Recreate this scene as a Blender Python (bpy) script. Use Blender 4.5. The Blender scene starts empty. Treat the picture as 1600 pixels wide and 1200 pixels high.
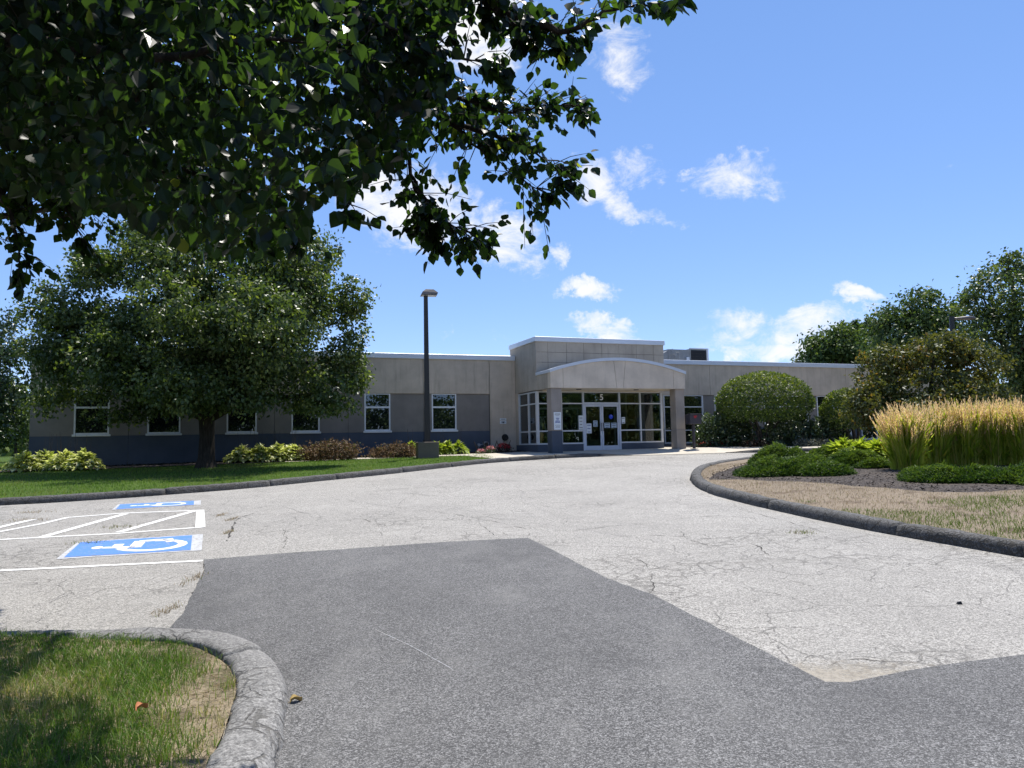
import bpy, math, numpy as np
from mathutils import Vector, Matrix
from mathutils.geometry import delaunay_2d_cdt
from mathutils import noise as mnoise
S = bpy.context.scene
COL = S.collection

# ------------------------------------------------------------------ camera, sky, sun
EYE = 1.6; FPX = 1200.0
PIT = math.atan(95/1200.0); ROLL = 0.02
_fw = np.array([0, math.cos(PIT), math.sin(PIT)]); _R = np.array([1., 0, 0]); _U = np.array([0, -math.sin(PIT), math.cos(PIT)])
_cr = math.cos(ROLL)*_R - math.sin(ROLL)*_U; _cu = math.sin(ROLL)*_R + math.cos(ROLL)*_U
CAMP = np.array([0, 0, EYE])
cam = bpy.data.cameras.new('camera'); cam.sensor_width = 36; cam.lens = FPX/1600*36
cam.clip_start = .05; cam.clip_end = 3000
co = bpy.data.objects.new('camera', cam); COL.objects.link(co)
co.matrix_world = Matrix(((_cr[0], _cu[0], -_fw[0], 0), (_cr[1], _cu[1], -_fw[1], 0), (_cr[2], _cu[2], -_fw[2], EYE), (0, 0, 0, 1)))
S.camera = co

SUN_EL = math.radians(67); SUN_AZ = math.radians(28)      # azimuth measured from +Y towards +X
sd = Vector((math.sin(SUN_AZ)*math.cos(SUN_EL), math.cos(SUN_AZ)*math.cos(SUN_EL), math.sin(SUN_EL)))
sl = bpy.data.lights.new('sun', 'SUN'); sl.energy = 4.2; sl.angle = math.radians(.53); sl.color = (1, .955, .88)
so = bpy.data.objects.new('sun', sl); COL.objects.link(so); so.rotation_euler = sd.to_track_quat('Z', 'Y').to_euler()
S.view_settings.view_transform = 'Standard'; S.view_settings.look = 'None'; S.view_settings.gamma = 1
S.view_settings.exposure = 0.75
S.view_settings.use_curve_mapping = False
S.cycles.max_bounces = 7; S.cycles.transparent_max_bounces = 12; S.cycles.diffuse_bounces = 3; S.cycles.glossy_bounces = 3
S.cycles.transmission_bounces = 4

def pdir(u, v):
    d = _fw*FPX + _cr*(u-800) - _cu*(v-600)
    return d
W = bpy.data.worlds.new('World'); S.world = W; W.use_nodes = True
nt = W.node_tree; nt.nodes.clear()
def N(t, **k):
    n = nt.nodes.new(t)
    for a, b in k.items(): setattr(n, a, b)
    return n
def Lk(a, b): nt.links.new(a, b)
def MM(op, a, b=None, c=None):
    n = N('ShaderNodeMath', operation=op)
    for i, x in enumerate((a, b, c)):
        if x is None: continue
        if isinstance(x, (int, float)): n.inputs[i].default_value = x
        else: Lk(x, n.inputs[i])
    return n.outputs[0]
sky = N('ShaderNodeTexSky', sky_type='NISHITA'); sky.sun_disc = False
sky.sun_elevation = SUN_EL; sky.sun_rotation = SUN_AZ; sky.altitude = 0; sky.air_density = .6; sky.dust_density = 0; sky.ozone_density = 4
tc = N('ShaderNodeTexCoord')
nz = N('ShaderNodeTexNoise'); nz.inputs['Scale'].default_value = 17; nz.inputs['Detail'].default_value = 12; nz.inputs['Roughness'].default_value = .68; nz.inputs['Distortion'].default_value = .5
mp = N('ShaderNodeMapping'); mp.inputs['Scale'].default_value = (1, 1, 1.7)
Lk(tc.outputs['Generated'], mp.inputs[0]); Lk(mp.outputs[0], nz.inputs[0])
clouds = [  # u, v, half-length, half-width, tilt degrees, strength
 (955, 298, 75, 40, 28, 1.0), (1002, 262, 48, 26, 20, .8), (1155, 280, 62, 40, 12, .9), (1085, 283, 24, 18, 0, .7), (1025, 335, 50, 18, 18, .75),
 (920, 454, 44, 20, 12, 1.1), (938, 518, 46, 20, 14, 1.1), (1240, 515, 130, 38, 0, 1.0), (1230, 552, 130, 26, 2, 1.1), (1355, 468, 52, 17, 28, 1.1), (1330, 520, 60, 50, 10, .9),
 (871, 398, 20, 20, 0, .85), (795, 378, 65, 44, 20, .95), (640, 330, 110, 62, 12, 1.15), (965, 65, 60, 62, 20, .85), (725, 25, 110, 75, 0, 1.4), (1500, 250, 60, 12, 5, .32),
 (700, 521, 22, 9, 0, .55), (590, 368, 20, 14, 0, .6), (1290, 560, 60, 30, 0, .9), (800, 530, 60, 10, 5, .45), (500, 480, 90, 30, 0, .5), (60, 430, 110, 40, 0, .45)]
pn = N('ShaderNodeTexNoise'); pn.inputs['Scale'].default_value = 14; pn.inputs['Detail'].default_value = 6; pn.inputs['Roughness'].default_value = .65; Lk(tc.outputs['Generated'], pn.inputs[0])
pv = N('ShaderNodeVectorMath', operation='SUBTRACT'); Lk(pn.outputs['Color'], pv.inputs[0]); pv.inputs[1].default_value = (.5, .5, .5)
ps = N('ShaderNodeVectorMath', operation='SCALE'); Lk(pv.outputs[0], ps.inputs[0]); ps.inputs['Scale'].default_value = .11
pd = N('ShaderNodeVectorMath', operation='ADD'); Lk(tc.outputs['Generated'], pd.inputs[0]); Lk(ps.outputs[0], pd.inputs[1])
tot = None
for (u, v, ra, rb, tilt, st) in clouds:
    c = pdir(u, v); L = np.linalg.norm(c); c = c/L
    t = math.radians(tilt); ax = _cr*math.cos(t) - _cu*math.sin(t); bx = _cr*math.sin(t) + _cu*math.cos(t)
    sub = N('ShaderNodeVectorMath', operation='SUBTRACT'); Lk(pd.outputs[0], sub.inputs[0]); sub.inputs[1].default_value = c
    ds = []
    for a, r in ((ax, ra), (bx, rb)):
        dt = N('ShaderNodeVectorMath', operation='DOT_PRODUCT'); Lk(sub.outputs[0], dt.inputs[0]); dt.inputs[1].default_value = a*L/r
        ds.append(MM('MULTIPLY', dt.outputs['Value'], dt.outputs['Value']))
    r2 = MM('ADD', ds[0], ds[1])
    m = MM('MULTIPLY', MM('MAXIMUM', MM('SUBTRACT', 1.0, MM('MULTIPLY', r2, .55)), 0), st)
    tot = m if tot is None else MM('MAXIMUM', tot, m)
# the rest of the sky: scattered fair-weather clouds on the sides and behind
dt = N('ShaderNodeVectorMath', operation='DOT_PRODUCT'); Lk(tc.outputs['Generated'], dt.inputs[0]); dt.inputs[1].default_value = _fw
away = N('ShaderNodeMapRange'); Lk(dt.outputs['Value'], away.inputs[0]); away.inputs[1].default_value = .72; away.inputs[2].default_value = .5
n2 = N('ShaderNodeTexNoise'); n2.inputs['Scale'].default_value = 2.6; n2.inputs['Detail'].default_value = 2; Lk(mp.outputs[0], n2.inputs[0])
m2 = N('ShaderNodeMapRange'); Lk(n2.outputs[0], m2.inputs[0]); m2.inputs[1].default_value = .5; m2.inputs[2].default_value = .68
tot = MM('MAXIMUM', tot, MM('MULTIPLY', away.outputs[0], m2.outputs[0]))
den = MM('ADD', MM('MULTIPLY', tot, .88), MM('MULTIPLY', MM('SUBTRACT', nz.outputs[0], .5), 1.9))
cm = N('ShaderNodeMapRange', interpolation_type='SMOOTHSTEP'); Lk(den, cm.inputs[0]); cm.inputs[1].default_value = .36; cm.inputs[2].default_value = 1.12
fac = MM('MULTIPLY', cm.outputs[0], MM('MINIMUM', MM('MULTIPLY', tot, 3.0), 1.0))
scl = N('ShaderNodeVectorMath', operation='SCALE'); scl.inputs['Scale'].default_value = .1; Lk(sky.outputs[0], scl.inputs[0])
gam = N('ShaderNodeGamma'); gam.inputs[1].default_value = .58; Lk(scl.outputs[0], gam.inputs[0])      # gentle shoulder, as a phone camera renders the sky
hsv = N('ShaderNodeHueSaturation'); hsv.inputs['Saturation'].default_value = 1.38; Lk(gam.outputs[0], hsv.inputs['Color'])
bg = N('ShaderNodeBackground'); bg.inputs[1].default_value = .86; tint = N('ShaderNodeVectorMath', operation='MULTIPLY'); Lk(hsv.outputs[0], tint.inputs[0]); tint.inputs[1].default_value = (1.07, .99, 1.10); Lk(tint.outputs[0], bg.inputs[0])
bc = N('ShaderNodeBackground'); bc.inputs[0].default_value = (1, 1, 1, 1); bc.inputs[1].default_value = .62
mx = N('ShaderNodeMixShader'); Lk(MM('MULTIPLY', fac, .93), mx.inputs[0]); Lk(bg.outputs[0], mx.inputs[1]); Lk(bc.outputs[0], mx.inputs[2])
wo = N('ShaderNodeOutputWorld'); Lk(mx.outputs[0], wo.inputs[0])

# ------------------------------------------------------------------ terrain profile and helpers
def g(y):
    y = np.asarray(y, float)
    t = np.clip((y-30)/12, 0, 1)
    return np.where(y <= 30, .036*y, .036*(30+12*(t-t*t/2)))
def G(u, v, h=0.0):
    """point of the ground (raised by h) seen at photo position u, v"""
    d = pdir(u, v); d = d/d[1]
    t = np.geomspace(.5, 500, 6000)
    f = EYE + d[2]*t - g(t) - h
    k = np.argmax(f < 0)
    lo, hi = t[k-1], t[k]
    for _ in range(30):
        m = (lo+hi)/2
        if EYE + d[2]*m - float(g(m)) - h > 0: lo = m
        else: hi = m
    return CAMP + d*lo
def at(u, v, Y):
    d = pdir(u, v); return CAMP + d/d[1]*Y
def proj(p):
    q = np.asarray(p) - CAMP; z = q@_fw; z = np.where(np.abs(z) < 1e-6, 1e-6, z)
    return 800+FPX*(q@_cr)/z, 600-FPX*(q@_cu)/z, z
def in_poly(x, y, poly):
    x = np.asarray(x); y = np.asarray(y); ins = np.zeros(x.shape, bool); n = len(poly)
    for i in range(n):
        x0, y0 = poly[i]; x1, y1 = poly[(i+1) % n]
        if y0 == y1: continue
        c = ((y0 > y) != (y1 > y)) & (x < (x1-x0)*(y-y0)/(y1-y0)+x0)
        ins ^= c
    return ins
def smooth_path(pts, per=8):
    P = [np.array(p, float) for p in pts]; P = [2*P[0]-P[1]] + P + [2*P[-1]-P[-2]]
    out = []
    for i in range(1, len(P)-2):
        a, b, c, d = P[i-1:i+3]
        for k in range(per):
            t = k/per
            out.append(.5*((2*b)+(c-a)*t+(2*a-5*b+4*c-d)*t*t+(3*b-a-3*c+d)*t**3))
    out.append(P[-2]); return np.array(out)
def resample(path, step):
    path = np.asarray(path, float); s = np.r_[0, np.cumsum(np.linalg.norm(np.diff(path, axis=0), axis=1))]
    n = max(2, int(s[-1]/step)+1); q = np.linspace(0, s[-1], n)
    return np.stack([np.interp(q, s, path[:, k]) for k in range(path.shape[1])], 1)
def offset(path, d):
    t = np.gradient(path, axis=0); t /= np.linalg.norm(t, axis=1)[:, None]+1e-9
    return path + np.stack([-t[:, 1], t[:, 0]], 1)*d      # positive = to the left of the direction

def tag(o, label=None, cat=None, group=None, kind=None):
    if label: o['label'] = label
    if cat: o['category'] = cat
    if group: o['group'] = group
    if kind: o['kind'] = kind
    return o
def empty(name, loc=(0, 0, 0), rz=0, label=None, cat=None, group=None, kind=None):
    o = bpy.data.objects.new(name, None); o.empty_display_size = .2; COL.objects.link(o)
    o.location = loc; o.rotation_euler = (0, 0, rz); return tag(o, label, cat, group, kind)
def link(name, me, parent=None, kind=None):
    o = bpy.data.objects.new(name, me); COL.objects.link(o)
    if parent is not None: o.parent = parent
    if kind: o['kind'] = kind
    return o
class MB:
    def __init__(s): s.v = []; s.f = []
    def add(s, v, f):
        b = len(s.v); s.v += [tuple(map(float, p)) for p in v]; s.f += [tuple(i+b for i in q) for q in f]; return s
    def box(s, x0, x1, y0, y1, z0, z1):
        x0, x1 = sorted((x0, x1)); y0, y1 = sorted((y0, y1)); z0, z1 = sorted((z0, z1))
        return s.add([(x0,y0,z0),(x1,y0,z0),(x1,y1,z0),(x0,y1,z0),(x0,y0,z1),(x1,y0,z1),(x1,y1,z1),(x0,y1,z1)],
                     [(0,3,2,1),(4,5,6,7),(0,1,5,4),(1,2,6,5),(2,3,7,6),(3,0,4,7)])
    def obox(s, c, ax, ay, az):
        c, ax, ay, az = map(np.array, (c, ax, ay, az)); v = []
        for k in (-1, 1):
            for (i, j) in ((-1,-1),(1,-1),(1,1),(-1,1)): v.append(c+ax*i+ay*j+az*k)
        return s.add(v, [(0,3,2,1),(4,5,6,7),(0,1,5,4),(1,2,6,5),(2,3,7,6),(3,0,4,7)])
    def tube(s, pts, rad, n=8, cap=True):
        pts = [np.array(p, float) for p in pts]
        if not hasattr(rad, '__len__'): rad = [rad]*len(pts)
        vs = []; up = None
        for i, p in enumerate(pts):
            t = pts[min(i+1, len(pts)-1)]-pts[max(i-1, 0)]; t = t/(np.linalg.norm(t)+1e-9)
            if up is None: up = np.array([1., 0, 0]) if abs(t[2]) > .7 else np.array([0, 0, 1.])
            a = np.cross(t, up); a /= np.linalg.norm(a)+1e-9; b = np.cross(t, a); up = np.cross(a, t)
            for k in range(n):
                th = 2*math.pi*k/n; vs.append(p+(a*math.cos(th)+b*math.sin(th))*rad[i])
        f = [(i*n+k, i*n+(k+1) % n, (i+1)*n+(k+1) % n, (i+1)*n+k) for i in range(len(pts)-1) for k in range(n)]
        if cap: f += [tuple(range(n)), tuple(range(len(pts)*n-1, (len(pts)-1)*n-1, -1))]
        return s.add(vs, f)
    def prism_y(s, outline, y0, y1):      # outline in (x, z)
        n = len(outline); v = [(x, y0, z) for x, z in outline]+[(x, y1, z) for x, z in outline]
        return s.add(v, [tuple(range(n)), tuple(range(2*n-1, n-1, -1))]+[(i, i+n, (i+1) % n+n, (i+1) % n) for i in range(n)])
    def build(s, name, mat, parent=None, smooth=False, bevel=0, kind=None):
        me = bpy.data.meshes.new(name); me.from_pydata(s.v, [], s.f); me.materials.append(mat)
        import bmesh
        bm = bmesh.new(); bm.from_mesh(me); bmesh.ops.recalc_face_normals(bm, faces=bm.faces)
        if bevel: bmesh.ops.bevel(bm, geom=bm.edges[:], offset=bevel, segments=1, affect='EDGES')
        bm.to_mesh(me); bm.free()
        if smooth: me.polygons.foreach_set('use_smooth', [True]*len(me.polygons))
        return link(name, me, parent, kind)
def mesh_np(name, V, loops, per, mat, v=None, parent=None, kind=None, smooth=False):
    """V (n,3); loops flat vertex ids; per = vertices per face (constant)"""
    me = bpy.data.meshes.new(name); nf = len(loops)//per
    me.vertices.add(len(V)); me.vertices.foreach_set('co', np.asarray(V, np.float32).ravel())
    me.loops.add(len(loops)); me.loops.foreach_set('vertex_index', np.asarray(loops, np.int32))
    me.polygons.add(nf); me.polygons.foreach_set('loop_start', np.arange(0, nf*per, per, dtype=np.int32))
    me.polygons.foreach_set('loop_total', np.full(nf, per, np.int32))
    if v is not None:
        a = me.attributes.new('v', 'FLOAT', 'POINT'); a.data.foreach_set('value', np.asarray(v, np.float32))
    me.materials.append(mat); me.update(calc_edges=True)
    if smooth: me.polygons.foreach_set('use_smooth', [True]*nf)
    return link(name, me, parent, kind)
def unit(a): return a/(np.linalg.norm(a, axis=-1, keepdims=True)+1e-9)
BROAD = (np.array([(0,0,0),(-.36,.2,.07),(-.47,.48,.10),(-.25,.82,.04),(0,1.08,-.08),(.25,.82,.04),(.47,.48,.10),(.36,.2,.07)]), [(0,4,3,2,1),(0,7,6,5,4)])
OVAL = (np.array([(0,0,0),(-.3,.45,.08),(0,1,-.05),(.3,.45,.08)]), [(0,2,1),(0,3,2)])
LANCE = (np.array([(0,0,0),(-.13,.45,.05),(0,1,-.12),(.13,.45,.05)]), [(0,2,1),(0,3,2)])
def leaves(name, C, A, NN, size, tmpl, mat, v, parent=None, kind='stuff'):
    C = np.asarray(C); A = unit(A); Sd = unit(np.cross(A, NN)); NN = np.cross(Sd, A)
    T, F = tmpl; n = len(C); k = len(T)
    V = C[:, None]+size[:, None, None]*(T[None, :, 0:1]*Sd[:, None]+T[None, :, 1:2]*A[:, None]+T[None, :, 2:3]*NN[:, None])
    f = np.array(F); L = (f[None]+(np.arange(n)*k)[:, None, None]).ravel()
    return mesh_np(name, V.reshape(-1, 3), L, f.shape[1], mat, np.repeat(v, k), parent, kind)

# ------------------------------------------------------------------ materials
class Mat:
    def __init__(s, name):
        s.m = bpy.data.materials.new(name); s.m.use_nodes = True; s.t = s.m.node_tree; s.t.nodes.clear()
        s.o = s.n('ShaderNodeOutputMaterial'); s.p = s.n('ShaderNodeBsdfPrincipled'); s.l(s.p.outputs[0], s.o.inputs[0])
        s.tc = s.n('ShaderNodeTexCoord').outputs['Object']
    def n(s, t, **k):
        x = s.t.nodes.new(t)
        for a, b in k.items(): setattr(x, a, b)
        return x
    def l(s, a, b): s.t.links.new(a, b)
    def math(s, op, a, b=0.0, c=None):
        x = s.n('ShaderNodeMath', operation=op)
        for i, q in enumerate((a, b, c)):
            if q is None: continue
            if isinstance(q, (int, float)): x.inputs[i].default_value = q
            else: s.l(q, x.inputs[i])
        return x.outputs[0]
    def noise(s, scale, detail=4, rough=.6, vec=None, dist=0, sc=None):
        x = s.n('ShaderNodeTexNoise'); x.inputs['Scale'].default_value = scale; x.inputs['Detail'].default_value = detail
        x.inputs['Roughness'].default_value = rough; x.inputs['Distortion'].default_value = dist
        vec = vec or s.tc
        if sc:
            q = s.n('ShaderNodeMapping'); q.inputs['Scale'].default_value = sc; s.l(vec, q.inputs[0]); vec = q.outputs[0]
        s.l(vec, x.inputs['Vector']); return x.outputs['Fac']
    def vor(s, scale, feature='F1', vec=None, out='Distance'):
        x = s.n('ShaderNodeTexVoronoi', feature=feature); x.inputs['Scale'].default_value = scale; s.l(vec or s.tc, x.inputs['Vector']); return x.outputs[out]
    def mr(s, x, a, b, c=0.0, d=1.0, smooth=True):
        q = s.n('ShaderNodeMapRange'); 
        if smooth: q.interpolation_type = 'SMOOTHSTEP'
        s.l(x, q.inputs[0])
        for i, w in enumerate((a, b, c, d)): q.inputs[i+1].default_value = w
        return q.outputs[0]
    def mix(s, f, a, b, mode='MIX'):
        q = s.n('ShaderNodeMix', data_type='RGBA', blend_type=mode)
        for i, w in ((0, f), (6, a), (7, b)):
            if isinstance(w, (int, float)): q.inputs[i].default_value = w
            elif isinstance(w, tuple): q.inputs[i].default_value = (*w, 1)
            else: s.l(w, q.inputs[i])
        return q.outputs[2]
    def ramp(s, f, stops):
        q = s.n('ShaderNodeValToRGB'); e = q.color_ramp.elements
        while len(e) < len(stops): e.new(.5)
        for i, (p, c) in enumerate(stops): e[i].position = p; e[i].color = (*c, 1)
        s.l(f, q.inputs[0]); return q.outputs[0]
    def set(s, col=None, rough=None, spec=None, metal=None):
        for k, x in (('Base Color', col), ('Roughness', rough), ('Specular IOR Level', spec), ('Metallic', metal)):
            if x is None: continue
            if isinstance(x, tuple): s.p.inputs[k].default_value = (*x, 1)
            elif isinstance(x, (int, float)): s.p.inputs[k].default_value = x
            else: s.l(x, s.p.inputs[k])
        return s
    def bump(s, h, strength=.5, dist=.01):
        b = s.n('ShaderNodeBump'); b.inputs['Strength'].default_value = strength; b.inputs['Distance'].default_value = dist
        s.l(h, b.inputs['Height']); s.l(b.outputs[0], s.p.inputs['Normal']); return s
def plain(name, col, rough=.6, spec=.4, metal=0, var=.12, scale=3):
    m = Mat(name); f = m.noise(scale, 6, .65)
    m.set(m.mix(m.mr(f, .3, .7), tuple(c*(1-var) for c in col), tuple(min(1, c*(1+var)) for c in col)), rough, spec, metal); return m.m
def leafmat(name, stops, trans=.35, rough=.45, spec=.35, tcol=(1.5, 1.6, .5)):
    m = Mat(name); a = m.n('ShaderNodeAttribute', attribute_name='v'); c = m.ramp(a.outputs['Fac'], stops); m.set(c, rough, spec)
    t = m.n('ShaderNodeBsdfTranslucent'); m.l(m.mix(1.0, c, tcol, 'MULTIPLY'), t.inputs[0])
    x = m.n('ShaderNodeMixShader'); x.inputs[0].default_value = trans; m.l(m.p.outputs[0], x.inputs[1]); m.l(t.outputs[0], x.inputs[2]); m.l(x.outputs[0], m.o.inputs[0])
    return m.m
M = {}
def concrete(name, base, streak=.25, var=.12):
    m = Mat(name); f1 = m.noise(1.1, 5, .6); f2 = m.noise(1.0, 6, .7, sc=(4.5, 4.5, .4)); f3 = m.noise(45, 3, .6)
    c = m.mix(m.mr(f1, .3, .7), tuple(x*(1-var) for x in base), tuple(x*(1+var) for x in base))
    c = m.mix(m.math('MULTIPLY', m.mr(f2, .48, .8), streak), c, tuple(x*.45 for x in base))
    c = m.mix(m.math('MULTIPLY', m.mr(f3, .45, .7), .12), c, tuple(x*.6 for x in base))
    m.set(c, .85, .2); m.bump(f3, .3, .004); return m.m
M['tan'] = concrete('tan_concrete', (.53, .445, .35), .6)
M['tan_tower'] = concrete('tower_concrete', (.43, .375, .305), .5)
M['fascia'] = concrete('canopy_concrete', (.66, .565, .455), .28)
M['slate'] = concrete('grey_paint', (.215, .195, .175), .15)
M['column'] = concrete('column_paint', (.36, .31, .26), .15)
M['colgrey'] = concrete('grey_column_paint', (.31, .275, .245), .15)
M['blue'] = concrete('blue_paint', (.085, .10, .128), .12, .1)
M['joint'] = plain('joint', (.06, .06, .058), .9)
M['soffit'] = concrete('soffit_stucco', (.68, .6, .48), .1)
M['coping'] = plain('coping_metal', (.62, .66, .72), .35, .5, .1, .04, 1)
M['frame'] = plain('frame_aluminium', (.66, .67, .68), .4, .5, .15, .05)
M['door_frame'] = plain('door_aluminium', (.56, .6, .68), .38, .5, .2, .05)
M['dark_metal'] = plain('bronze_metal', (.022, .02, .019), .38, .5, .2)
M['lamp_head'] = plain('lamp_head', (.11, .10, .095), .4, .5, .3)
M['lens'] = plain('lamp_lens', (.45, .45, .43), .25, .5)
M['base_concrete'] = concrete('base_concrete', (.18, .145, .115), .4)
M['roof'] = plain('roof_membrane', (.3, .3, .3), .9)
M['hvac'] = plain('unit_metal', (.25, .26, .265), .5, .4, .1)
M['grille'] = plain('unit_grille', (.008, .008, .01), .5)
M['paper'] = plain('paper', (.72, .76, .78), .7, .2, 0, .03)
M['paper_blue'] = plain('pale_blue_paper', (.42, .52, .62), .7, .2, 0, .05)
M['ink'] = plain('blue_ink', (.02, .07, .3), .6)
M['ink_dark'] = plain('dark_ink', (.05, .05, .06), .6)
M['decal_blue'] = plain('decal_blue', (.01, .05, .55), .5)
M['white'] = plain('white_plastic', (.75, .75, .73), .5)
M['red'] = plain('red_label', (.55, .02, .02), .5)
M['box_grey'] = plain('drop_box_paint', (.045, .04, .05), .4, .5)
M['black'] = plain('black_iron', (.01, .01, .011), .45)
M['brass'] = plain('meter_metal', (.3, .32, .33), .4, .5, .5)
M['interior_wall'] = plain('interior_wall', (.36, .33, .27), .8)
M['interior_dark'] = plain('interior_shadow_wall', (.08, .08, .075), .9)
M['interior_floor'] = plain('interior_tile', (.2, .18, .15), .5)
M['seat_fabric'] = plain('seat_fabric', (.28, .25, .2), .9)
def glass(name, tint, dark=False):
    m = Mat(name); gl = m.n('ShaderNodeBsdfGlossy'); gl.inputs['Roughness'].default_value = .0; gl.inputs[0].default_value = (.85, .93, 1, 1)
    b = m.n('ShaderNodeBump'); b.inputs['Strength'].default_value = .04; b.inputs['Distance'].default_value = .02; m.l(m.noise(.8, 2), b.inputs['Height']); m.l(b.outputs[0], gl.inputs['Normal'])
    fr = m.n('ShaderNodeFresnel'); fr.inputs[0].default_value = 1.75
    x = m.n('ShaderNodeMixShader'); m.l(m.math('ADD', fr.outputs[0], .035), x.inputs[0])
    if dark:
        m.set((.006, .008, .009), .4, 0); m.l(m.p.outputs[0], x.inputs[1])
    else:
        t = m.n('ShaderNodeBsdfTransparent'); t.inputs[0].default_value = (*tint, 1); m.l(t.outputs[0], x.inputs[1])
    m.l(gl.outputs[0], x.inputs[2]); m.l(x.outputs[0], m.o.inputs[0]); return m.m
M['glass'] = glass('entrance_glass', (.62, .68, .66)); M['pane'] = glass('unlit_room_glass', None, True)  # second one is opaque: gloom of the rooms behind put into its colour

# ground materials
def asphalt(name, lo, mid, hi, crack, nets=((.42, .018, .36, .46, 0), (1.5, .024, .50, .57, 3.3), (4.5, .05, .57, .64, 7.1)), fine=1.0, wob=(2.0, .34)):
    m = Mat(name)
    st = m.vor(120*fine, 'F1', out='Color'); sep = m.n('ShaderNodeSeparateColor'); m.l(st, sep.inputs[0])
    st2 = m.vor(62*fine, 'F1', out='Color'); sep2 = m.n('ShaderNodeSeparateColor'); m.l(st2, sep2.inputs[0])
    f = m.math('ADD', m.math('MULTIPLY', sep.outputs[0], .55), m.math('MULTIPLY', sep2.outputs[0], .45))
    c = m.ramp(f, [(.10, lo), (.48, mid), (.95, hi)])
    big = m.noise(.5, 5, .6); med = m.noise(3.2, 5, .65)
    c = m.mix(m.mr(big, .3, .72, 0, .30), c, tuple(x*.62 for x in mid)); c = m.mix(m.mr(m.noise(.9, 6, .7, sc=(1, 1.0, 1)), .52, .75, 0, .35), c, tuple(min(1, x*1.5) for x in mid))
    c = m.mix(m.mr(med, .5, .72, 0, .22), c, tuple(x*.6 for x in mid))
    h = f
    if crack:
        wv = m.n('ShaderNodeVectorMath', operation='ADD'); nv = m.n('ShaderNodeTexNoise'); nv.inputs['Scale'].default_value = wob[0]; nv.inputs['Detail'].default_value = 5; nv.inputs['Roughness'].default_value = .55
        m.l(m.tc, nv.inputs['Vector']); m.l(m.tc, wv.inputs[0])
        sc = m.n('ShaderNodeVectorMath', operation='SCALE'); sc.inputs['Scale'].default_value = wob[1]; m.l(nv.outputs['Color'], sc.inputs[0]); m.l(sc.outputs[0], wv.inputs[1])
        cr = None
        for s_, w_, lo_, hi_, off in nets:
            d = m.vor(s_, 'DISTANCE_TO_EDGE', wv.outputs[0]); line = m.mr(d, w_*s_*.12, w_*s_*.55, 1, 0)
            mpn = m.n('ShaderNodeMapping'); mpn.inputs['Location'].default_value = (off, off*2, 0); m.l(m.tc, mpn.inputs[0])
            msk = m.mr(m.noise(.33, 3, .6, vec=mpn.outputs[0]), lo_, hi_)
            q = m.math('MULTIPLY', line, msk); cr = q if cr is None else m.math('MAXIMUM', cr, q)
        brk = m.mr(m.noise(7, 3, .6), .36, .5); cr = m.math('MULTIPLY', cr, brk)
        c = m.mix(m.math('MULTIPLY', cr, crack), c, (.055, .05, .042))
        h = m.math('SUBTRACT', f, m.math('MULTIPLY', cr, 2.5))
    if not crack:
        d1 = m.noise(1.0, 6, .72, sc=(1.4, .7, 1)); d2 = m.noise(.55, 3, .6); d3 = m.noise(6, 6, .75)
        c = m.mix(m.mr(d1, .48, .72, 0, .34), c, (.22, .215, .205)); c = m.mix(m.mr(d2, .5, .66, 0, .30), c, (.05, .049, .05)); c = m.mix(m.mr(d3, .55, .78, 0, .35), c, (.26, .25, .235))
    m.set(c, .82, .35); m.bump(h, .8, .005); return m.m
M['old_asphalt'] = asphalt('old_asphalt', (.08, .073, .062), (.285, .272, .25), (.58, .55, .50), .42, fine=1.35, nets=((.42, .012, .36, .46, 0), (1.5, .016, .50, .57, 3.3), (4.5, .035, .54, .61, 7.1)))
M['new_asphalt'] = asphalt('new_asphalt', (.03, .0295, .029), (.088, .086, .085), (.35, .345, .34), 0, fine=1.75)
KN = ((2.2, .016, .30, .42, 0), (6, .016, .42, .5, 3.3), (15, .018, .5, .58, 7.1))
M['kerb'] = asphalt('kerb_asphalt', (.035, .034, .033), (.085, .083, .08), (.19, .185, .18), .9, KN, wob=(9, .07))
M['kerb_near'] = asphalt('near_kerb_asphalt', (.10, .097, .093), (.20, .195, .187), (.36, .35, .335), .6, KN, wob=(9, .07))
def sidewalk():
    m = Mat('sidewalk_concrete'); f = m.noise(3, 6, .65); f2 = m.noise(60, 3)
    c = m.mix(m.mr(f, .3, .7), (.42, .38, .31), (.52, .475, .4)); c = m.mix(m.math('MULTIPLY', m.mr(f2, .5, .7), .2), c, (.3, .27, .22))
    m.set(c, .85, .25); m.bump(f2, .3, .003); return m.m
M['sidewalk'] = sidewalk()
def turf(name, a, b, d, dirt, dm=(.62, .75)):
    m = Mat(name); f1 = m.noise(.7, 5, .65); f2 = m.noise(28, 5, .7); f3 = m.noise(120, 2)
    c = m.mix(m.mr(f1, .35, .65), a, b); c = m.mix(m.mr(f2, .35, .7), c, d); c = m.mix(m.mr(m.noise(1.9, 5, .7), *dm), c, dirt)
    c = m.mix(m.math('MULTIPLY', m.mr(f3, .4, .7), .5), c, tuple(x*.4 for x in a))
    m.set(c, .95, .1); m.bump(f2, .9, .02); return m.m
M['turf'] = turf('lawn_turf', (.06, .11, .018), (.085, .14, .025), (.045, .07, .015), (.12, .11, .04))
M['turf_near'] = turf('worn_turf', (.10, .10, .045), (.17, .14, .09), (.08, .07, .045), (.30, .245, .17), (.40, .52))
M['turf_dry'] = turf('dry_turf', (.24, .19, .14), (.19, .15, .11), (.30, .25, .19), (.15, .115, .085), (.52, .64))
M['meadow'] = turf('field_turf', (.07, .12, .02), (.09, .14, .03), (.035, .055, .015), (.08, .08, .03))
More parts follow.
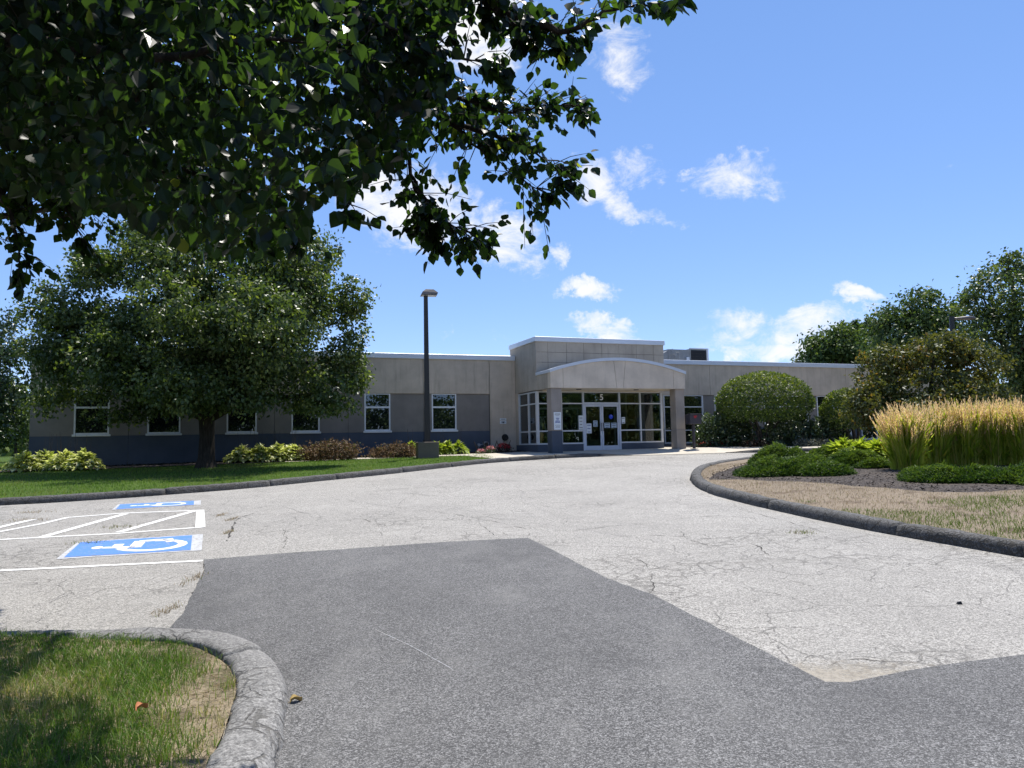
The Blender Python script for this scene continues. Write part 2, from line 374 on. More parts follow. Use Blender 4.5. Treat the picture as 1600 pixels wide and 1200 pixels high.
def mulch():
    m = Mat('bark_mulch'); f = m.vor(42, 'F1', out='Color'); sep = m.n('ShaderNodeSeparateColor'); m.l(f, sep.inputs[0]); k = m.noise(1.2, 4)
    c = m.ramp(sep.outputs[0], [(0, (.02, .017, .015)), (.6, (.055, .045, .04)), (.93, (.09, .075, .065)), (1, (.2, .17, .15))])
    m.set(m.mix(m.mr(k, .45, .7, 0, .35), c, (.11, .085, .06)), .9, .2); m.bump(sep.outputs[0], .8, .02); return m.m
M['mulch'] = mulch()
def paint(name, col, wear):
    m = Mat(name); f = m.noise(14, 6, .75); s2 = m.vor(95, 'F1', out='Color'); sep = m.n('ShaderNodeSeparateColor'); m.l(s2, sep.inputs[0])
    k = m.math('ADD', f, m.math('MULTIPLY', sep.outputs[0], .16))
    m.set(m.mix(m.mr(k, wear, wear+.06), col, (.3, .285, .26)), .7, .3); m.bump(sep.outputs[0], .4, .003); return m.m
M['line_paint'] = paint('white_line_paint', (.74, .73, .70), .66)
M['blue_paint'] = paint('blue_marking_paint', (.085, .21, .56), .67)
M['ghost_paint'] = paint('faded_marking_paint', (.46, .47, .49), .60)
M['symbol_paint'] = paint('white_symbol_paint', (.74, .75, .78), .68)
def bark(name, col):
    m = Mat(name); f = m.noise(6, 7, .75, sc=(3.5, 3.5, .6)); m.set(m.mix(m.mr(f, .35, .7), tuple(c*.4 for c in col), col), .9, .15); m.bump(f, .9, .03); return m.m
M['bark'] = bark('bark', (.075, .062, .05)); M['bark_grey'] = bark('grey_bark', (.12, .105, .09))
M['leaf_tree'] = leafmat('shade_tree_leaf', [(0, (.028, .048, .014)), (.45, (.065, .10, .03)), (.8, (.12, .16, .05)), (1, (.22, .25, .08))], .33, .42, .42)
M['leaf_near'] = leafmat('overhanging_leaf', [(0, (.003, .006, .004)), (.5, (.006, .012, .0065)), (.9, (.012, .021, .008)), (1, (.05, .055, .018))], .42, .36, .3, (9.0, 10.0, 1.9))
M['leaf_top'] = leafmat('clipped_shrub_leaf', [(0, (.025, .05, .012)), (.5, (.075, .115, .022)), (1, (.20, .23, .04))], .3, .5, .4)
M['leaf_copper'] = leafmat('copper_leaf', [(0, (.045, .058, .02)), (.4, (.085, .11, .032)), (.8, (.14, .15, .04)), (1, (.20, .14, .045))], .33, .5, .4, (1.6, 1.4, .5))
M['leaf_rhodo'] = leafmat('broad_shrub_leaf', [(0, (.02, .04, .018)), (.6, (.045, .075, .03)), (1, (.12, .16, .07))], .2, .35, .6)
M['leaf_pine'] = leafmat('far_tree_leaf', [(0, (.035, .06, .024)), (.6, (.08, .125, .04)), (1, (.16, .20, .06))], .25, .55, .3)
M['leaf_hosta'] = leafmat('hosta_leaf', [(0, (.05, .11, .03)), (.3, (.16, .22, .045)), (.55, (.42, .44, .13)), (1, (.75, .75, .50))], .35, .45, .4, (1.3, 1.4, .6))
M['leaf_yellow'] = leafmat('yellow_green_leaf', [(0, (.12, .17, .02)), (.6, (.28, .36, .04)), (1, (.46, .50, .09))], .4, .5, .3, (1.3, 1.4, .6))
M['leaf_brown'] = leafmat('faded_shrub_leaf', [(0, (.06, .055, .03)), (.5, (.15, .10, .06)), (.85, (.22, .15, .10)), (1, (.14, .17, .05))], .25, .7, .2, (1.2, 1.1, .8))
M['leaf_silver'] = leafmat('silver_leaf', [(0, (.06, .07, .05)), (.6, (.14, .15, .12)), (1, (.30, .31, .27))], .2, .6, .3, (1.1, 1.1, .9))
M['leaf_dark'] = leafmat('dark_red_leaf', [(0, (.01, .02, .01)), (.6, (.03, .025, .015)), (1, (.10, .02, .02))], .2, .5, .3)
M['petal_red'] = leafmat('red_petal', [(0, (.30, .012, .02)), (1, (.65, .03, .05))], .35, .5, .3, (1.2, 1, 1))
M['petal_pink'] = leafmat('pink_petal', [(0, (.5, .10, .12)), (1, (.75, .42, .42))], .35, .5, .3, (1.1, 1, 1))
M['petal_coral'] = leafmat('coral_petal', [(0, (.55, .09, .06)), (1, (.75, .25, .18))], .35, .5, .3, (1.1, 1, 1))
M['juniper'] = leafmat('juniper_needles', [(0, (.022, .05, .016)), (.5, (.065, .115, .026)), (1, (.15, .21, .045))], .24, .6, .25)
M['reed'] = leafmat('reed_blade', [(0, (.24, .36, .04)), (.5, (.44, .54, .07)), (1, (.70, .60, .24))], .6, .5, .3, (1.3, 1.3, .5))
M['plume'] = leafmat('reed_plume', [(0, (.60, .42, .21)), (.6, (.80, .61, .35)), (1, (.90, .76, .52))], .5, .8, .1, (1.15, 1.08, .95))
M['grass'] = leafmat('grass_blade', [(0, (.06, .13, .016)), (.42, (.14, .24, .035)), (.6, (.18, .21, .055)), (.78, (.30, .26, .13)), (1, (.50, .42, .26))], .35, .5, .3, (1.3, 1.4, .6))
M['straw'] = leafmat('dry_blade', [(0, (.10, .18, .02)), (.3, (.19, .23, .05)), (.5, (.27, .21, .15)), (1, (.44, .36, .27))], .3, .7, .15, (1.1, 1.1, .8))
M['chip'] = leafmat('bark_chip', [(0, (.02, .016, .013)), (.8, (.07, .055, .045)), (1, (.19, .16, .13))], 0, .9, .1)
M['fallen'] = leafmat('fallen_leaf', [(0, (.45, .14, .02)), (1, (.6, .22, .04))], .2, .6, .2, (1.1, 1, .8))

# ------------------------------------------------------------------ ground sheets
def sheet(name, poly, h, mat, step, kind='structure', parent=None, lim=None, jit=0):
    """a triangulated sheet over polygon (x, y); h(x, y) arrays -> height above datum"""
    poly = [tuple(map(float, p[:2])) for p in poly]; n = len(poly)
    P = np.array(poly); x0, y0 = P.min(0); x1, y1 = P.max(0)
    X, Y = np.meshgrid(np.arange(x0+step*.5, x1, step), np.arange(y0+step*.5, y1, step)); X = X.ravel(); Y = Y.ravel()
    k = in_poly(X, Y, poly); X = X[k]; Y = Y[k]
    vs = [Vector(p) for p in poly]+[Vector((a, b)) for a, b in zip(X, Y)]
    r = delaunay_2d_cdt(vs, [(i, (i+1) % n) for i in range(n)], [tuple(range(n))], 1, 1e-5)
    V = np.array([(v.x, v.y) for v in r[0]]); Z = h(V[:, 0], V[:, 1])
    L = []
    for f in r[2]:
        a, b, c = [V[i] for i in f]
        L += list(f) if (b[0]-a[0])*(c[1]-a[1])-(b[1]-a[1])*(c[0]-a[0]) > 0 else list(f)[::-1]
    o = mesh_np(name, np.column_stack([V, Z]), L, 3, mat, None, parent, kind, True); return o
# world ground: strips that follow the slope, out to the horizon
ys = [-600, -60, -10, 30, 32, 34, 36, 38, 40, 42, 60, 120, 1500]
mb = MB()
for a, b in zip(ys[:-1], ys[1:]):
    za, zb = [float(g(q))-.07 for q in (a, b)]
    mb.add([(-1500, a, za), (1500, a, za), (1500, b, zb), (-1500, b, zb)], [(0, 1, 2, 3)])
mb.build('ground', M['meadow'], kind='structure')
sheet('parking_lot', [(-45, -40), (48, -40), (48, 20), (48, 34.2), (-45, 34.2)], lambda x, y: g(y), M['old_asphalt'], 1.5)

KL = smooth_path([(-45, 2.2), (-30, 8.0), (-16, 13.6), (-10.52, 15.83), (-9.14, 16.5), (-7.89, 17.4), (-6.3, 18.9), (-4.88, 20.85), (-3.45, 22.9), (-2.15, 25.1), (-.9, 27.0), (.75, 28.5), (2.5, 29.6), (4.6, 30.2)])
KI = smooth_path([(34, 31), (20, 28.9), (12, 27.2), (8.6, 25.9), (6.9, 24.4), (5.5, 22.3), (4.5, 19.6), (4.0, 17.2), (3.88, 15.3), (4.02, 13.8), (4.23, 12.47), (4.5, 11.15), (4.74, 10.15), (5.07, 9.2), (5.42, 8.2), (6.2, 6.4), (8, 3.8), (13, -.5), (30, -8)])
KE = smooth_path([(-14, 5.45), (-9, 5.7), (-5, 5.78), (-3.2, 5.84), (-2.4, 5.80), (-1.95, 5.58), (-1.60, 5.16), (-1.38, 4.72), (-1.27, 4.35), (-1.13, 3.68), (-1.0, 2.4), (-.95, 0), (-1.0, -8)])
K2 = smooth_path([(8.5, 30.7), (10, 30.45), (12.4, 30.4), (16, 31.3), (24, 34.2), (32, 37.3)])
def sst(x, a, b):
    t = np.clip((x-a)/(b-a), 0, 1); return t*t*(3-2*t)
rng = np.random.default_rng(5)
def kerb(name, path, side, mat, w=.27, hgt=.15, taper=None, lens=(1.6, 3.2), seed=1, step=.12, breaks=None):
    r = np.random.default_rng(seed); e = empty(name, (0, 0, 0), kind='structure')
    P = resample(path, step); Tn = np.gradient(P, axis=0); Tn = Tn/np.linalg.norm(Tn, axis=1)[:, None]; Nn = np.stack([-Tn[:, 1], Tn[:, 0]], 1)*side
    prof = [(0, -.06), (.004, .02), (.014, .07), (.030, .115), (.058, .143), (.10, .152), (.15, .155), (.21, .150), (.255, .132), (.272, .10), (.275, -.02)]
    prof = [(a*w/.275, b*hgt/.15) for a, b in prof]; m = len(prof); i = 0
    while i < len(P)-3:
        n = int(r.uniform(*lens)/step); j = min(i+n, len(P)-1)
        if len(P)-1-j < 5: j = len(P)-1
        V = []; sh = r.normal(0, .007); dz = r.normal(0, .004)
        for q in range(i, j+1):
            e0 = .006 if q == i else (-.006 if q == j else 0); k = 1 if taper is None else taper(P[q])
            for a, b in prof:
                ns = mnoise.noise(Vector((P[q][0]*3, P[q][1]*3, a*14)))*.016 + mnoise.noise(Vector((P[q][0]*11, P[q][1]*11, a*20)))*.009
                edge = (.013 if q in (i, j) else 0)*(b > .02)
                xy = P[q]+Nn[q]*(a+sh+ns)+Tn[q]*e0
                V.append((xy[0], xy[1], float(g(P[q][1]))+(b*k+(dz+ns*.8-edge if b > .02 else 0) if b > 0 else b)))
        F = [(q*m+a, (q+1)*m+a, (q+1)*m+a+1, q*m+a+1) for q in range(j-i) for a in range(m-1)]
        F += [tuple(range(m)), tuple(range((j-i)*m+m-1, (j-i)*m-1, -1))]
        MB().add(V, F).build('kerb_section', mat, e, smooth=True); i = j
    return e
kerb('lawn_kerb', KL, 1, M['kerb'], taper=lambda p: 1-.97*float(sst(p[0], 2.6, 4.6)), seed=2, lens=(2.0, 3.6))
kerb('island_kerb', KI, 1, M['kerb'], seed=3, w=.27, lens=(1.5, 3.4))
kerb('near_kerb', KE, -1, M['kerb_near'], seed=4, w=.29, hgt=.10, lens=(5.5, 7), step=.05)
kerb('entrance_kerb', K2, 1, M['kerb'], seed=6, taper=lambda p: .06+.94*float(sst(p[0], 8.5, 10)))

# building frame: X along the facade, Y into the building, origin where the wing meets the entrance tower
BA = math.radians(21); BO = np.array([.153, 34.0, 0]); bu = np.array([math.cos(BA), math.sin(BA), 0]); bn = np.array([math.sin(BA), -math.cos(BA), 0])
def bp(s, d, z=0): return BO+bu*s+bn*d+np.array([0, 0, z])
def bxy(s, d): return tuple(bp(s, d)[:2])
def sd_of(p): q = np.asarray(p)-BO; return q@bu, q@bn

H_L = .115
lawn_h = lambda x, y: g(y)+H_L
kin = offset(KL, .25)
lawn_poly = [tuple(p) for p in kin if p[0] < -1.0]+[(-.6, 28.3), (-1.2, 31.0), bxy(-1.2, .2), bxy(-18, -.4), (-17.5, 33), (-14, 90), (-90, 90), (-90, -10), (-45, 2.6)]
sheet('left_lawn', lawn_poly, lawn_h, M['turf'], 1.2)
ein = offset(KE, -.29)
near_poly = [(p[0], p[1]+.10*float(sst(-p[0], 1.9, 3.4))) for p in ein]+[(-14, -8)]
def near_h(x, y):
    return g(y)+.065+.02*np.sin(x*2.1)*np.cos(y*1.7)+.02*sst(y, 5.3, 5.6)
sheet('near_lawn', near_poly, near_h, M['turf_near'], .35)
iin = offset(KI, .25)
isl_poly = [tuple(p) for p in iin]+[(46, -8), (46, 30)]
KIr = resample(KI, .4)
def dist_to(path, x, y):
    x = np.atleast_1d(x); y = np.atleast_1d(y); d = np.full(x.shape, 1e9)
    for p in path: d = np.minimum(d, np.hypot(x-p[0], y-p[1]))
    return d
def isl_h(x, y):
    d = dist_to(KIr, x, y); return g(y)+.105+.17*(1-np.exp(-np.maximum(d-.3, 0)/2.2))
sheet('island_lawn', isl_poly, isl_h, M['turf_dry'], .7)
mul_px = [(1093, 745), (1120, 733), (1160, 722), (1230, 712), (1300, 704), (1420, 700), (1600, 700), (1800, 715), (1800, 765), (1600, 768), (1545, 771), (1450, 769), (1400, 764), (1330, 758), (1270, 752), (1200, 748), (1150, 744), (1115, 744)]
mul = smooth_path([tuple(G(u, v, .22)[:2]) for u, v in mul_px][:-1]+[tuple(G(1100, 744, .2)[:2])], 3)
mulr = resample(mul, .25)
sheet('island_mulch', mul, lambda x, y: isl_h(x, y)-.014+.042*np.clip(dist_to(mulr, x, y)/.3, 0, 1), M['mulch'], .35)

def walk_h(x, y):
    k = np.maximum(1-sst(x, 2.8, 4.8), sst(x, 8.4, 10)); k = np.maximum(k, sst(y, 30.6, 32.4)); return g(y)+.012+.118*k
walk_poly = [bxy(-10, 2.4), bxy(-4, 2.5), (-1.9, 30.2), (-1.15, 28.6), (-.75, 27.6)]+[tuple(p) for p in offset(KL, .26) if p[0] > -.7 and p[0] < 4.2]+[(4.7, 30.15), (6.5, 30.35), (8.4, 30.65)]+\
    [tuple(p) for p in offset(K2, .26) if p[0] > 8.4]+[(31, 39.5), bxy(16, 2.7), bxy(9.7, 2.7), bxy(6.9, 2.6), bxy(6.6, .05), bxy(6.2, 2.3), bxy(.2, 2.35), bxy(.02, 1.3), bxy(-10, 1.4)]
sheet('sidewalk', walk_poly, walk_h, M['sidewalk'], .8)
sheet('wall_bed_mulch', [bxy(-19.5, 2.3), bxy(-14, 2.5), bxy(-10.2, 2.3), bxy(-10, 1.38), bxy(0, 1.3), bxy(0, .03), bxy(-18.55, .03), bxy(-19.3, .6)], lambda x, y: g(y)+H_L+.02, M['mulch'], .8)
sheet('right_bed_mulch', [bxy(6.5, .03), bxy(6.9, 2.62), bxy(9.7, 2.72), bxy(16, 2.72), bxy(28, 2.9), bxy(28, .03)], lambda x, y: g(y)+.15, M['mulch'], .9)

# new asphalt patch, slightly proud of the old surface
ppx = [(318, 875), (430, 866), (560, 857), (700, 847), (825, 841), (860, 858), (905, 882), (950, 905), (1020, 930), (1110, 976), (1200, 1022), (1290, 1067), (1330, 1067), (1420, 1049), (1510, 1035), (1600, 1024), (1800, 995)]
pw = [tuple(G(u, v)[:2]) for u, v in ppx]
left = [tuple(G(u, v)[:2]) for u, v in [(262, 985), (285, 960), (300, 930), (312, 905), (320, 890)]]
pp = pw+[(9, 3), (9, -30), (-1.15, -30), (-1.15, 2)]+[tuple(p) for p in offset(KE, -.12)[::-1] if -2.7 < p[0] < -1.0 and p[1] > 2.2]+left
P_ = []
for i, a in enumerate(pp):
    b = pp[(i+1) % len(pp)]; L_ = math.dist(a, b); n_ = max(1, int(L_/.12)) if L_ < 4 and a[1] > 3.9 else 1
    for k in range(n_):
        t = k/n_; j = .012*mnoise.noise(Vector((a[0]+(b[0]-a[0])*t, a[1]+(b[1]-a[1])*t, 0))*9) if n_ > 1 else 0
        P_.append((a[0]+(b[0]-a[0])*t+j, a[1]+(b[1]-a[1])*t+j))
sheet('asphalt_patch', P_, lambda x, y: g(y)+.006, M['new_asphalt'], 1.5)

# sandy dust where the old surface meets the patch corner: a thin uneven film
dm = Mat('sand_dust'); dm.set(dm.mix(dm.mr(dm.noise(30, 4), .3, .7), (.36, .32, .26), (.5, .45, .37)), .95, .1)
sc0 = G(1300, 1058); _mpn = dm.n('ShaderNodeMapping'); _mpn.inputs['Location'].default_value = (-sc0[0]/1.1, -sc0[1]/.42, 0); _mpn.inputs['Scale'].default_value = (1/1.1, 1/.42, 0); dm.l(dm.tc, _mpn.inputs[0])
_ln = dm.n('ShaderNodeVectorMath', operation='LENGTH'); dm.l(_mpn.outputs[0], _ln.inputs[0])
_al = dm.math('SUBTRACT', dm.math('SUBTRACT', 1.05, _ln.outputs['Value']), dm.math('MULTIPLY', dm.math('SUBTRACT', dm.noise(16, 6, .75), .42), 2.2))
_tr = dm.n('ShaderNodeBsdfTransparent'); _mx = dm.n('ShaderNodeMixShader'); dm.l(dm.math('MULTIPLY', dm.mr(_al, 0, .8), .5), _mx.inputs[0]); dm.l(_tr.outputs[0], _mx.inputs[1]); dm.l(dm.p.outputs[0], _mx.inputs[2]); dm.l(_mx.outputs[0], dm.o.inputs[0])
sheet('sand_film', [(sc0[0]-1.3, sc0[1]-.6), (sc0[0]+1.6, sc0[1]-.6), (sc0[0]+1.6, sc0[1]+.8), (sc0[0]-1.3, sc0[1]+.8)], lambda x, y: g(y)+.003, dm.m, .5)

# ------------------------------------------------------------------ parking markings
def flat(name, polys, mat, lift, parent=None, label=None):
    mb = MB()
    for p in polys:
        q = [(a, b, float(g(b))+lift) for a, b in p]; mb.add(q, [tuple(range(len(q)))])
    o = mb.build(name, mat, parent)
    for f in o.data.polygons:
        if f.normal.z < 0: f.flip()
    return o
def line(a, b, w):
    a = np.array(a); b = np.array(b); t = (b-a)/np.linalg.norm(b-a); n = np.array([-t[1], t[0]])*w/2
    return [tuple(a-n), tuple(b-n), tuple(b+n), tuple(a+n)]
def gp(u, v): return np.array(G(u, v)[:2])
mk = empty('parking_markings', kind='structure')
ext = lambda a, b, L: tuple(a+(a-b)/np.linalg.norm(a-b)*L)
a, b = gp(0, 892), gp(317, 876.5); flat('stall_line', [line(ext(a, b, 3), b, .10)], M['line_paint'], .005, mk)
a, b = gp(0, 843.5), gp(189, 833.5); c = gp(318, 824)
flat('stall_line', [line(ext(a, b, 2), b, .10)], M['line_paint'], .005, mk); flat('stall_line', [line(b-np.array([.03, .008]), c, .10)], M['line_paint'], .0055, mk)
pts = [gp(-40, 838), gp(0, 831), gp(63, 819), gp(105, 809), gp(194, 802), gp(316, 797.5)]
for i in range(5): flat('stall_line', [line(pts[i], pts[i+1], .10)], M['line_paint'], .005+.0004*(i % 2), mk)
flat('stall_line', [line(gp(66, 839.5), gp(197, 803), .13)], M['line_paint'], .0062, mk); flat('stall_line', [line(gp(186, 832), gp(304, 798.5), .13)], M['line_paint'], .0062, mk)
flat('stall_line', [line(gp(-60, 838), gp(52, 812), .13)], M['line_paint'], .0066, mk)
flat('aisle_end_bar', [[tuple(gp(305, 825.5)), tuple(gp(321, 824)), tuple(gp(319, 797)), tuple(gp(307, 798))]], M['line_paint'], .0074, mk)
def marking(c4, parent_name):
    """c4: world corners far-left, far-right, near-right, near-left of the blue field"""
    e = empty('accessible_symbol', kind='structure'); c = [np.array(p) for p in c4]
    def mp_(s, t):      # s 0..1 left to right, t 0..1 near to far
        return tuple((c[3]*(1-s)+c[2]*s)*(1-t)+(c[0]*(1-s)+c[1]*s)*t)
    flat('faded_field', [[mp_(-.05, -.08), mp_(1.09, -.05), mp_(1.10, 1.05), mp_(-.03, 1.06)]], M['ghost_paint'], .004, e)
    flat('blue_field', [[mp_(0, 0), mp_(.5, 0), mp_(1, 0), mp_(1, 1), mp_(.5, 1), mp_(0, 1)]], M['blue_paint'], .0078, e)
    W_ = []
    def strip(p0, p1, w):   # in s, t units with aspect
        asp = np.linalg.norm(c[2]-c[3])/np.linalg.norm(c[0]-c[3])
        a = np.array([p0[0]*asp, p0[1]]); b = np.array([p1[0]*asp, p1[1]]); t = (b-a)/np.linalg.norm(b-a); n = np.array([-t[1], t[0]])*w/2
        W_.append([mp_((q[0])/asp, q[1]) for q in (a-n, b-n, b+n, a+n)])
    asp = np.linalg.norm(c[2]-c[3])/np.linalg.norm(c[0]-c[3])
    W_.append([mp_(.20+.05*math.cos(k*math.pi/6), .50+.085*math.sin(k*math.pi/6)) for k in range(12)])      # head
    strip((.25, .47), (.52, .40), .10); strip((.36, .45), (.37, .66), .10); strip((.52, .36), (.54, .80), .12); strip((.53, .78), (.78, .80), .11); strip((.78, .84), (.82, .60), .10)
    R_ = .27                                                                                          # wheel: an arc of ring
    cx, cy = .66, .44
    for k in range(14):
        a0 = math.radians(-165+k*18); a1 = math.radians(-165+(k+1)*18)
        q = [(cx+(r*math.cos(t))/asp*.95, cy+r*math.sin(t)) for r, t in ((R_, a0), (R_, a1), (R_+.10, a1), (R_+.10, a0))]
        W_.append([mp_(*z) for z in q])
    mbs = []
    flat('white_symbol', W_, M['symbol_paint'], .0096, e)
    return e
marking([gp(126, 848), gp(300.5, 837), gp(298, 860), gp(100, 871.5)], 'a')
marking([gp(188, 788.5), gp(303, 783), gp(303, 789), gp(181, 796)], 'b')

cracks = [[(398, 801), (378, 808), (366, 818), (362, 830), (354, 846)], [(322, 880), (316, 893), (318, 903), (309, 918), (300, 936), (288, 955), (276, 972)],
 [(520, 779), (600, 790), (690, 801), (760, 812), (800, 822), (845, 828), (900, 829), (960, 822), (1020, 818)], [(745, 813), (760, 826), (775, 838)], [(885, 812), (880, 824), (888, 832)],
 [(960, 840), (1000, 836), (1060, 838), (1110, 842), (1160, 839)], [(985, 868), (1005, 880), (1020, 889)], [(1022, 900), (1017, 910), (1022, 918), (1018, 930)], [(560, 806), (575, 814), (600, 820)], [(440, 828), (447, 842), (444, 856)],
 [(395, 795), (430, 790), (470, 800), (500, 812)], [(1050, 812), (1120, 806), (1200, 812)], [(1060, 830), (1080, 845), (1110, 852), (1150, 850)], [(1170, 848), (1190, 856), (1200, 868)], [(850, 770), (930, 773), (1010, 770), (1090, 776)], [(620, 770), (700, 776), (780, 774), (860, 780)],
 [(1150, 795), (1230, 815), (1290, 832), (1330, 833)], [(1300, 1040), (1340, 1030), (1390, 1033)]]
cmat = plain('crack_filler', (.03, .026, .022), .95)
ck = empty('pavement_cracks', kind='structure'); rc = np.random.default_rng(77)
for ci, c_ in enumerate(cracks):
    pth = resample(smooth_path([tuple(G(u, v)[:2]) for u, v in c_], 6), .035); L_ = []; Rr = []
    tn = np.gradient(pth, axis=0); tn /= np.linalg.norm(tn, axis=1)[:, None]+1e-9; nr = np.stack([-tn[:, 1], tn[:, 0]], 1)
    dep = np.mean(pth[:, 1]); wd_ = (.010 if ci > 1 else .022)*(1+.03*dep)
    wob_ = np.array([.05*mnoise.noise(Vector((a*2.5, b*2.5, ci)))+.022*mnoise.noise(Vector((a*11, b*11, ci))) for a, b in pth])
    ww = np.array([max(0.0005, wd_*(.45+1.5*mnoise.noise(Vector((a*5, b*5, 9+ci))))) for a, b in pth]); ww[0] = ww[-1] = .0005
    a_ = pth+nr*(wob_+ww/2)[:, None]; b_ = pth+nr*(wob_-ww/2)[:, None]; mb = MB()
    V = [(p[0], p[1], float(g(p[1]))+.0022) for p in a_]+[(p[0], p[1], float(g(p[1]))+.0022) for p in b_]; n_ = len(pth)
    mb.add(V, [(i, i+n_, i+n_+1, i+1) for i in range(n_-1)]); mb.build('crack', cmat, ck)

# thin white scratch on the patch
flat('chalk_scratch', [line(gp(588, 986), gp(640, 1010), .005), line(gp(640.5, 1010.2), gp(706, 1047), .004)], M['ghost_paint'], .0095)['kind'] = 'structure'

# ------------------------------------------------------------------ the building
bld = empty('office_building', BO, BA, 'single storey concrete office building with taller entrance tower and arched entrance canopy', 'building')
def part(name, mat, *boxes, parent=bld, bevel=0, kind=None):
    mb = MB()
    for (s0, s1, d0, d1, z0, z1) in boxes: mb.box(s0, s1, -d0, -d1, z0, z1)
    return mb.build(name, mat, parent, bevel=bevel, kind=kind)
RT = 5.33
# cores: body of the wings behind the cladding, with window openings left in the wall strips
part('roof', M['roof'], (-18.5, 27, -22, -.35, 5.0, 5.2))
part('wall', M['slate'], (-18.55, -18.30, -22, -.30, .6, 5.25), (26.8, 27, -22, -.3, .6, 5.25), (-18.5, 27, -22, -21.8, .6, 5.25))
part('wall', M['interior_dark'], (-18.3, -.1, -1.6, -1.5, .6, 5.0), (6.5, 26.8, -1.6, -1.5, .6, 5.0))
# left wing
jn = [-18.6, -15.42, -12.86, -10.23, -7.35, -4.2, -1.22]
wl = [(-17.21, -16.06), (-14.79, -13.65), (-12.01, -10.9), (-9.59, -8.49), (-6.69, -5.61), (-3.83, -2.74)]
for a, b in zip(jn[:-1], jn[1:]):
    part('upper_panel', M['tan'], (a+.008, b-.008, -.30, 0, 3.84, RT), bevel=.006)
for i, ((a, b), (w0, w1)) in enumerate(zip(zip(jn[:-1], jn[1:]), wl)):
    part('lower_panel', M['slate'], (a+.006, w0, -.30, -.045, 2.232, 3.832))
    part('lower_panel', M['slate'], (w1, b-.006, -.30, -.045, 2.232, 3.832))
    part('base_panel', M['blue'], (a+.004, b-.004, -.30, -.040, .7, 2.228))
    part('base_ledge', M['blue'], (a+.004, b-.004, -.038, .03, .7, 1.17))
    f = empty('window', (0, 0, 0)); f.parent = bld
    z0, z1, zt = 2.26, 3.83, 3.27
    part('frame', M['frame'], (w0, w0+.055, -.14, -.03, z0+.03, z1), (w1-.055, w1, -.14, -.03, z0+.03, z1), (w0+.056, w1-.056, -.14, -.03, z1-.035, z1), (w0+.056, w1-.056, -.14, -.03, z0+.03, z0+.08), parent=f)
    part('transom', M['frame'], (w0+.056, w1-.056, -.135, -.025, zt-.04, zt+.03), parent=f)
    part('sill', M['frame'], (w0-.05, w1+.05, -.14, .015, z0-.05, z0+.029), parent=f, bevel=.006)
    part('pane', M['pane'], (w0+.05, w1-.05, -.10, -.09, z0+.07, zt-.03), parent=f); part('pane', M['pane'], (w0+.05, w1-.05, -.10, -.09, zt+.02, z1-.03), parent=f)
    pass
part('corner_pier', M['tan'], (-1.212, -.01, -.30, 0, .8, RT), bevel=.006)
part('pier_reveal', M['joint'], (-1.245, -1.213, -.2, -.035, .9, 3.83))
# right wing
jr = [6.16, 10.27, 14.5, 18.88, 23.0, 27.0]
for a, b in zip(jr[:-1], jr[1:]): part('upper_panel', M['tan'], (a+.008, b-.008, -.30, 0, 3.84, RT), bevel=.006)
part('base_panel', M['blue'], *[(a, b, -.30, -.045, .7, 1.50) for a, b in ((6.17, 7.5),)])
wr = [(7.6, 9.85), (10.5, 12.75), (13.5, 16.27), (16.87, 19.1), (19.8, 22.0), (22.7, 25.0)]
prev = 6.5
for (a, b) in wr:
    part('lower_panel', M['slate'] if prev > 7 else M['tan'], (prev, a, -.30, -.045, 2.232, 3.832)); part('base_panel', M['blue'], (prev, a, -.30, -.043, .7, 2.228))
    part('base_panel', M['blue'], (a+.002, b-.002, -.30, -.043, .7, 1.50)); prev = b
    f = empty('window', (0, 0, 0)); f.parent = bld; mid = (a+b)/2-.03
    part('frame', M['frame'], (a, a+.06, -.14, -.03, 1.50, 3.83), (b-.07, b, -.14, -.03, 1.50, 3.83), (mid, mid+.05, -.14, -.03, 1.56, 3.79), (a+.061, b-.071, -.14, -.028, 1.50, 1.57), (a+.061, b-.071, -.14, -.028, 3.79, 3.83), parent=f)
    part('transom', M['frame'], (a+.062, b-.072, -.135, -.024, 3.235, 3.29), parent=f); part('transom', M['frame'], (a+.062, b-.072, -.135, -.024, 2.11, 2.16), parent=f)
    for x0, x1 in ((a+.05, mid+.01), (mid+.04, b-.06)):
        for z0, z1 in ((1.56, 2.12), (2.15, 3.25), (3.28, 3.80)): part('pane', M['pane'], (x0, x1, -.10, -.09, z0, z1), parent=f)
part('lower_panel', M['slate'], (25.0, 27, -.30, -.045, 2.232, 3.832)); part('base_panel', M['blue'], (25.0, 27, -.30, -.043, .7, 2.228))
# copings on the wings
for a, b in ((-18.65, -12.9), (-12.895, -6.9), (-6.895, -.015)): part('coping', M['coping'], (a, b, -.45, .06, RT-.01, 5.535), bevel=.012)
for a, b in ((6.19, 12.6), (12.605, 19.0), (19.005, 27.05)): part('coping', M['coping'], (a, b, -.45, .06, RT-.01, 5.535), bevel=.012)
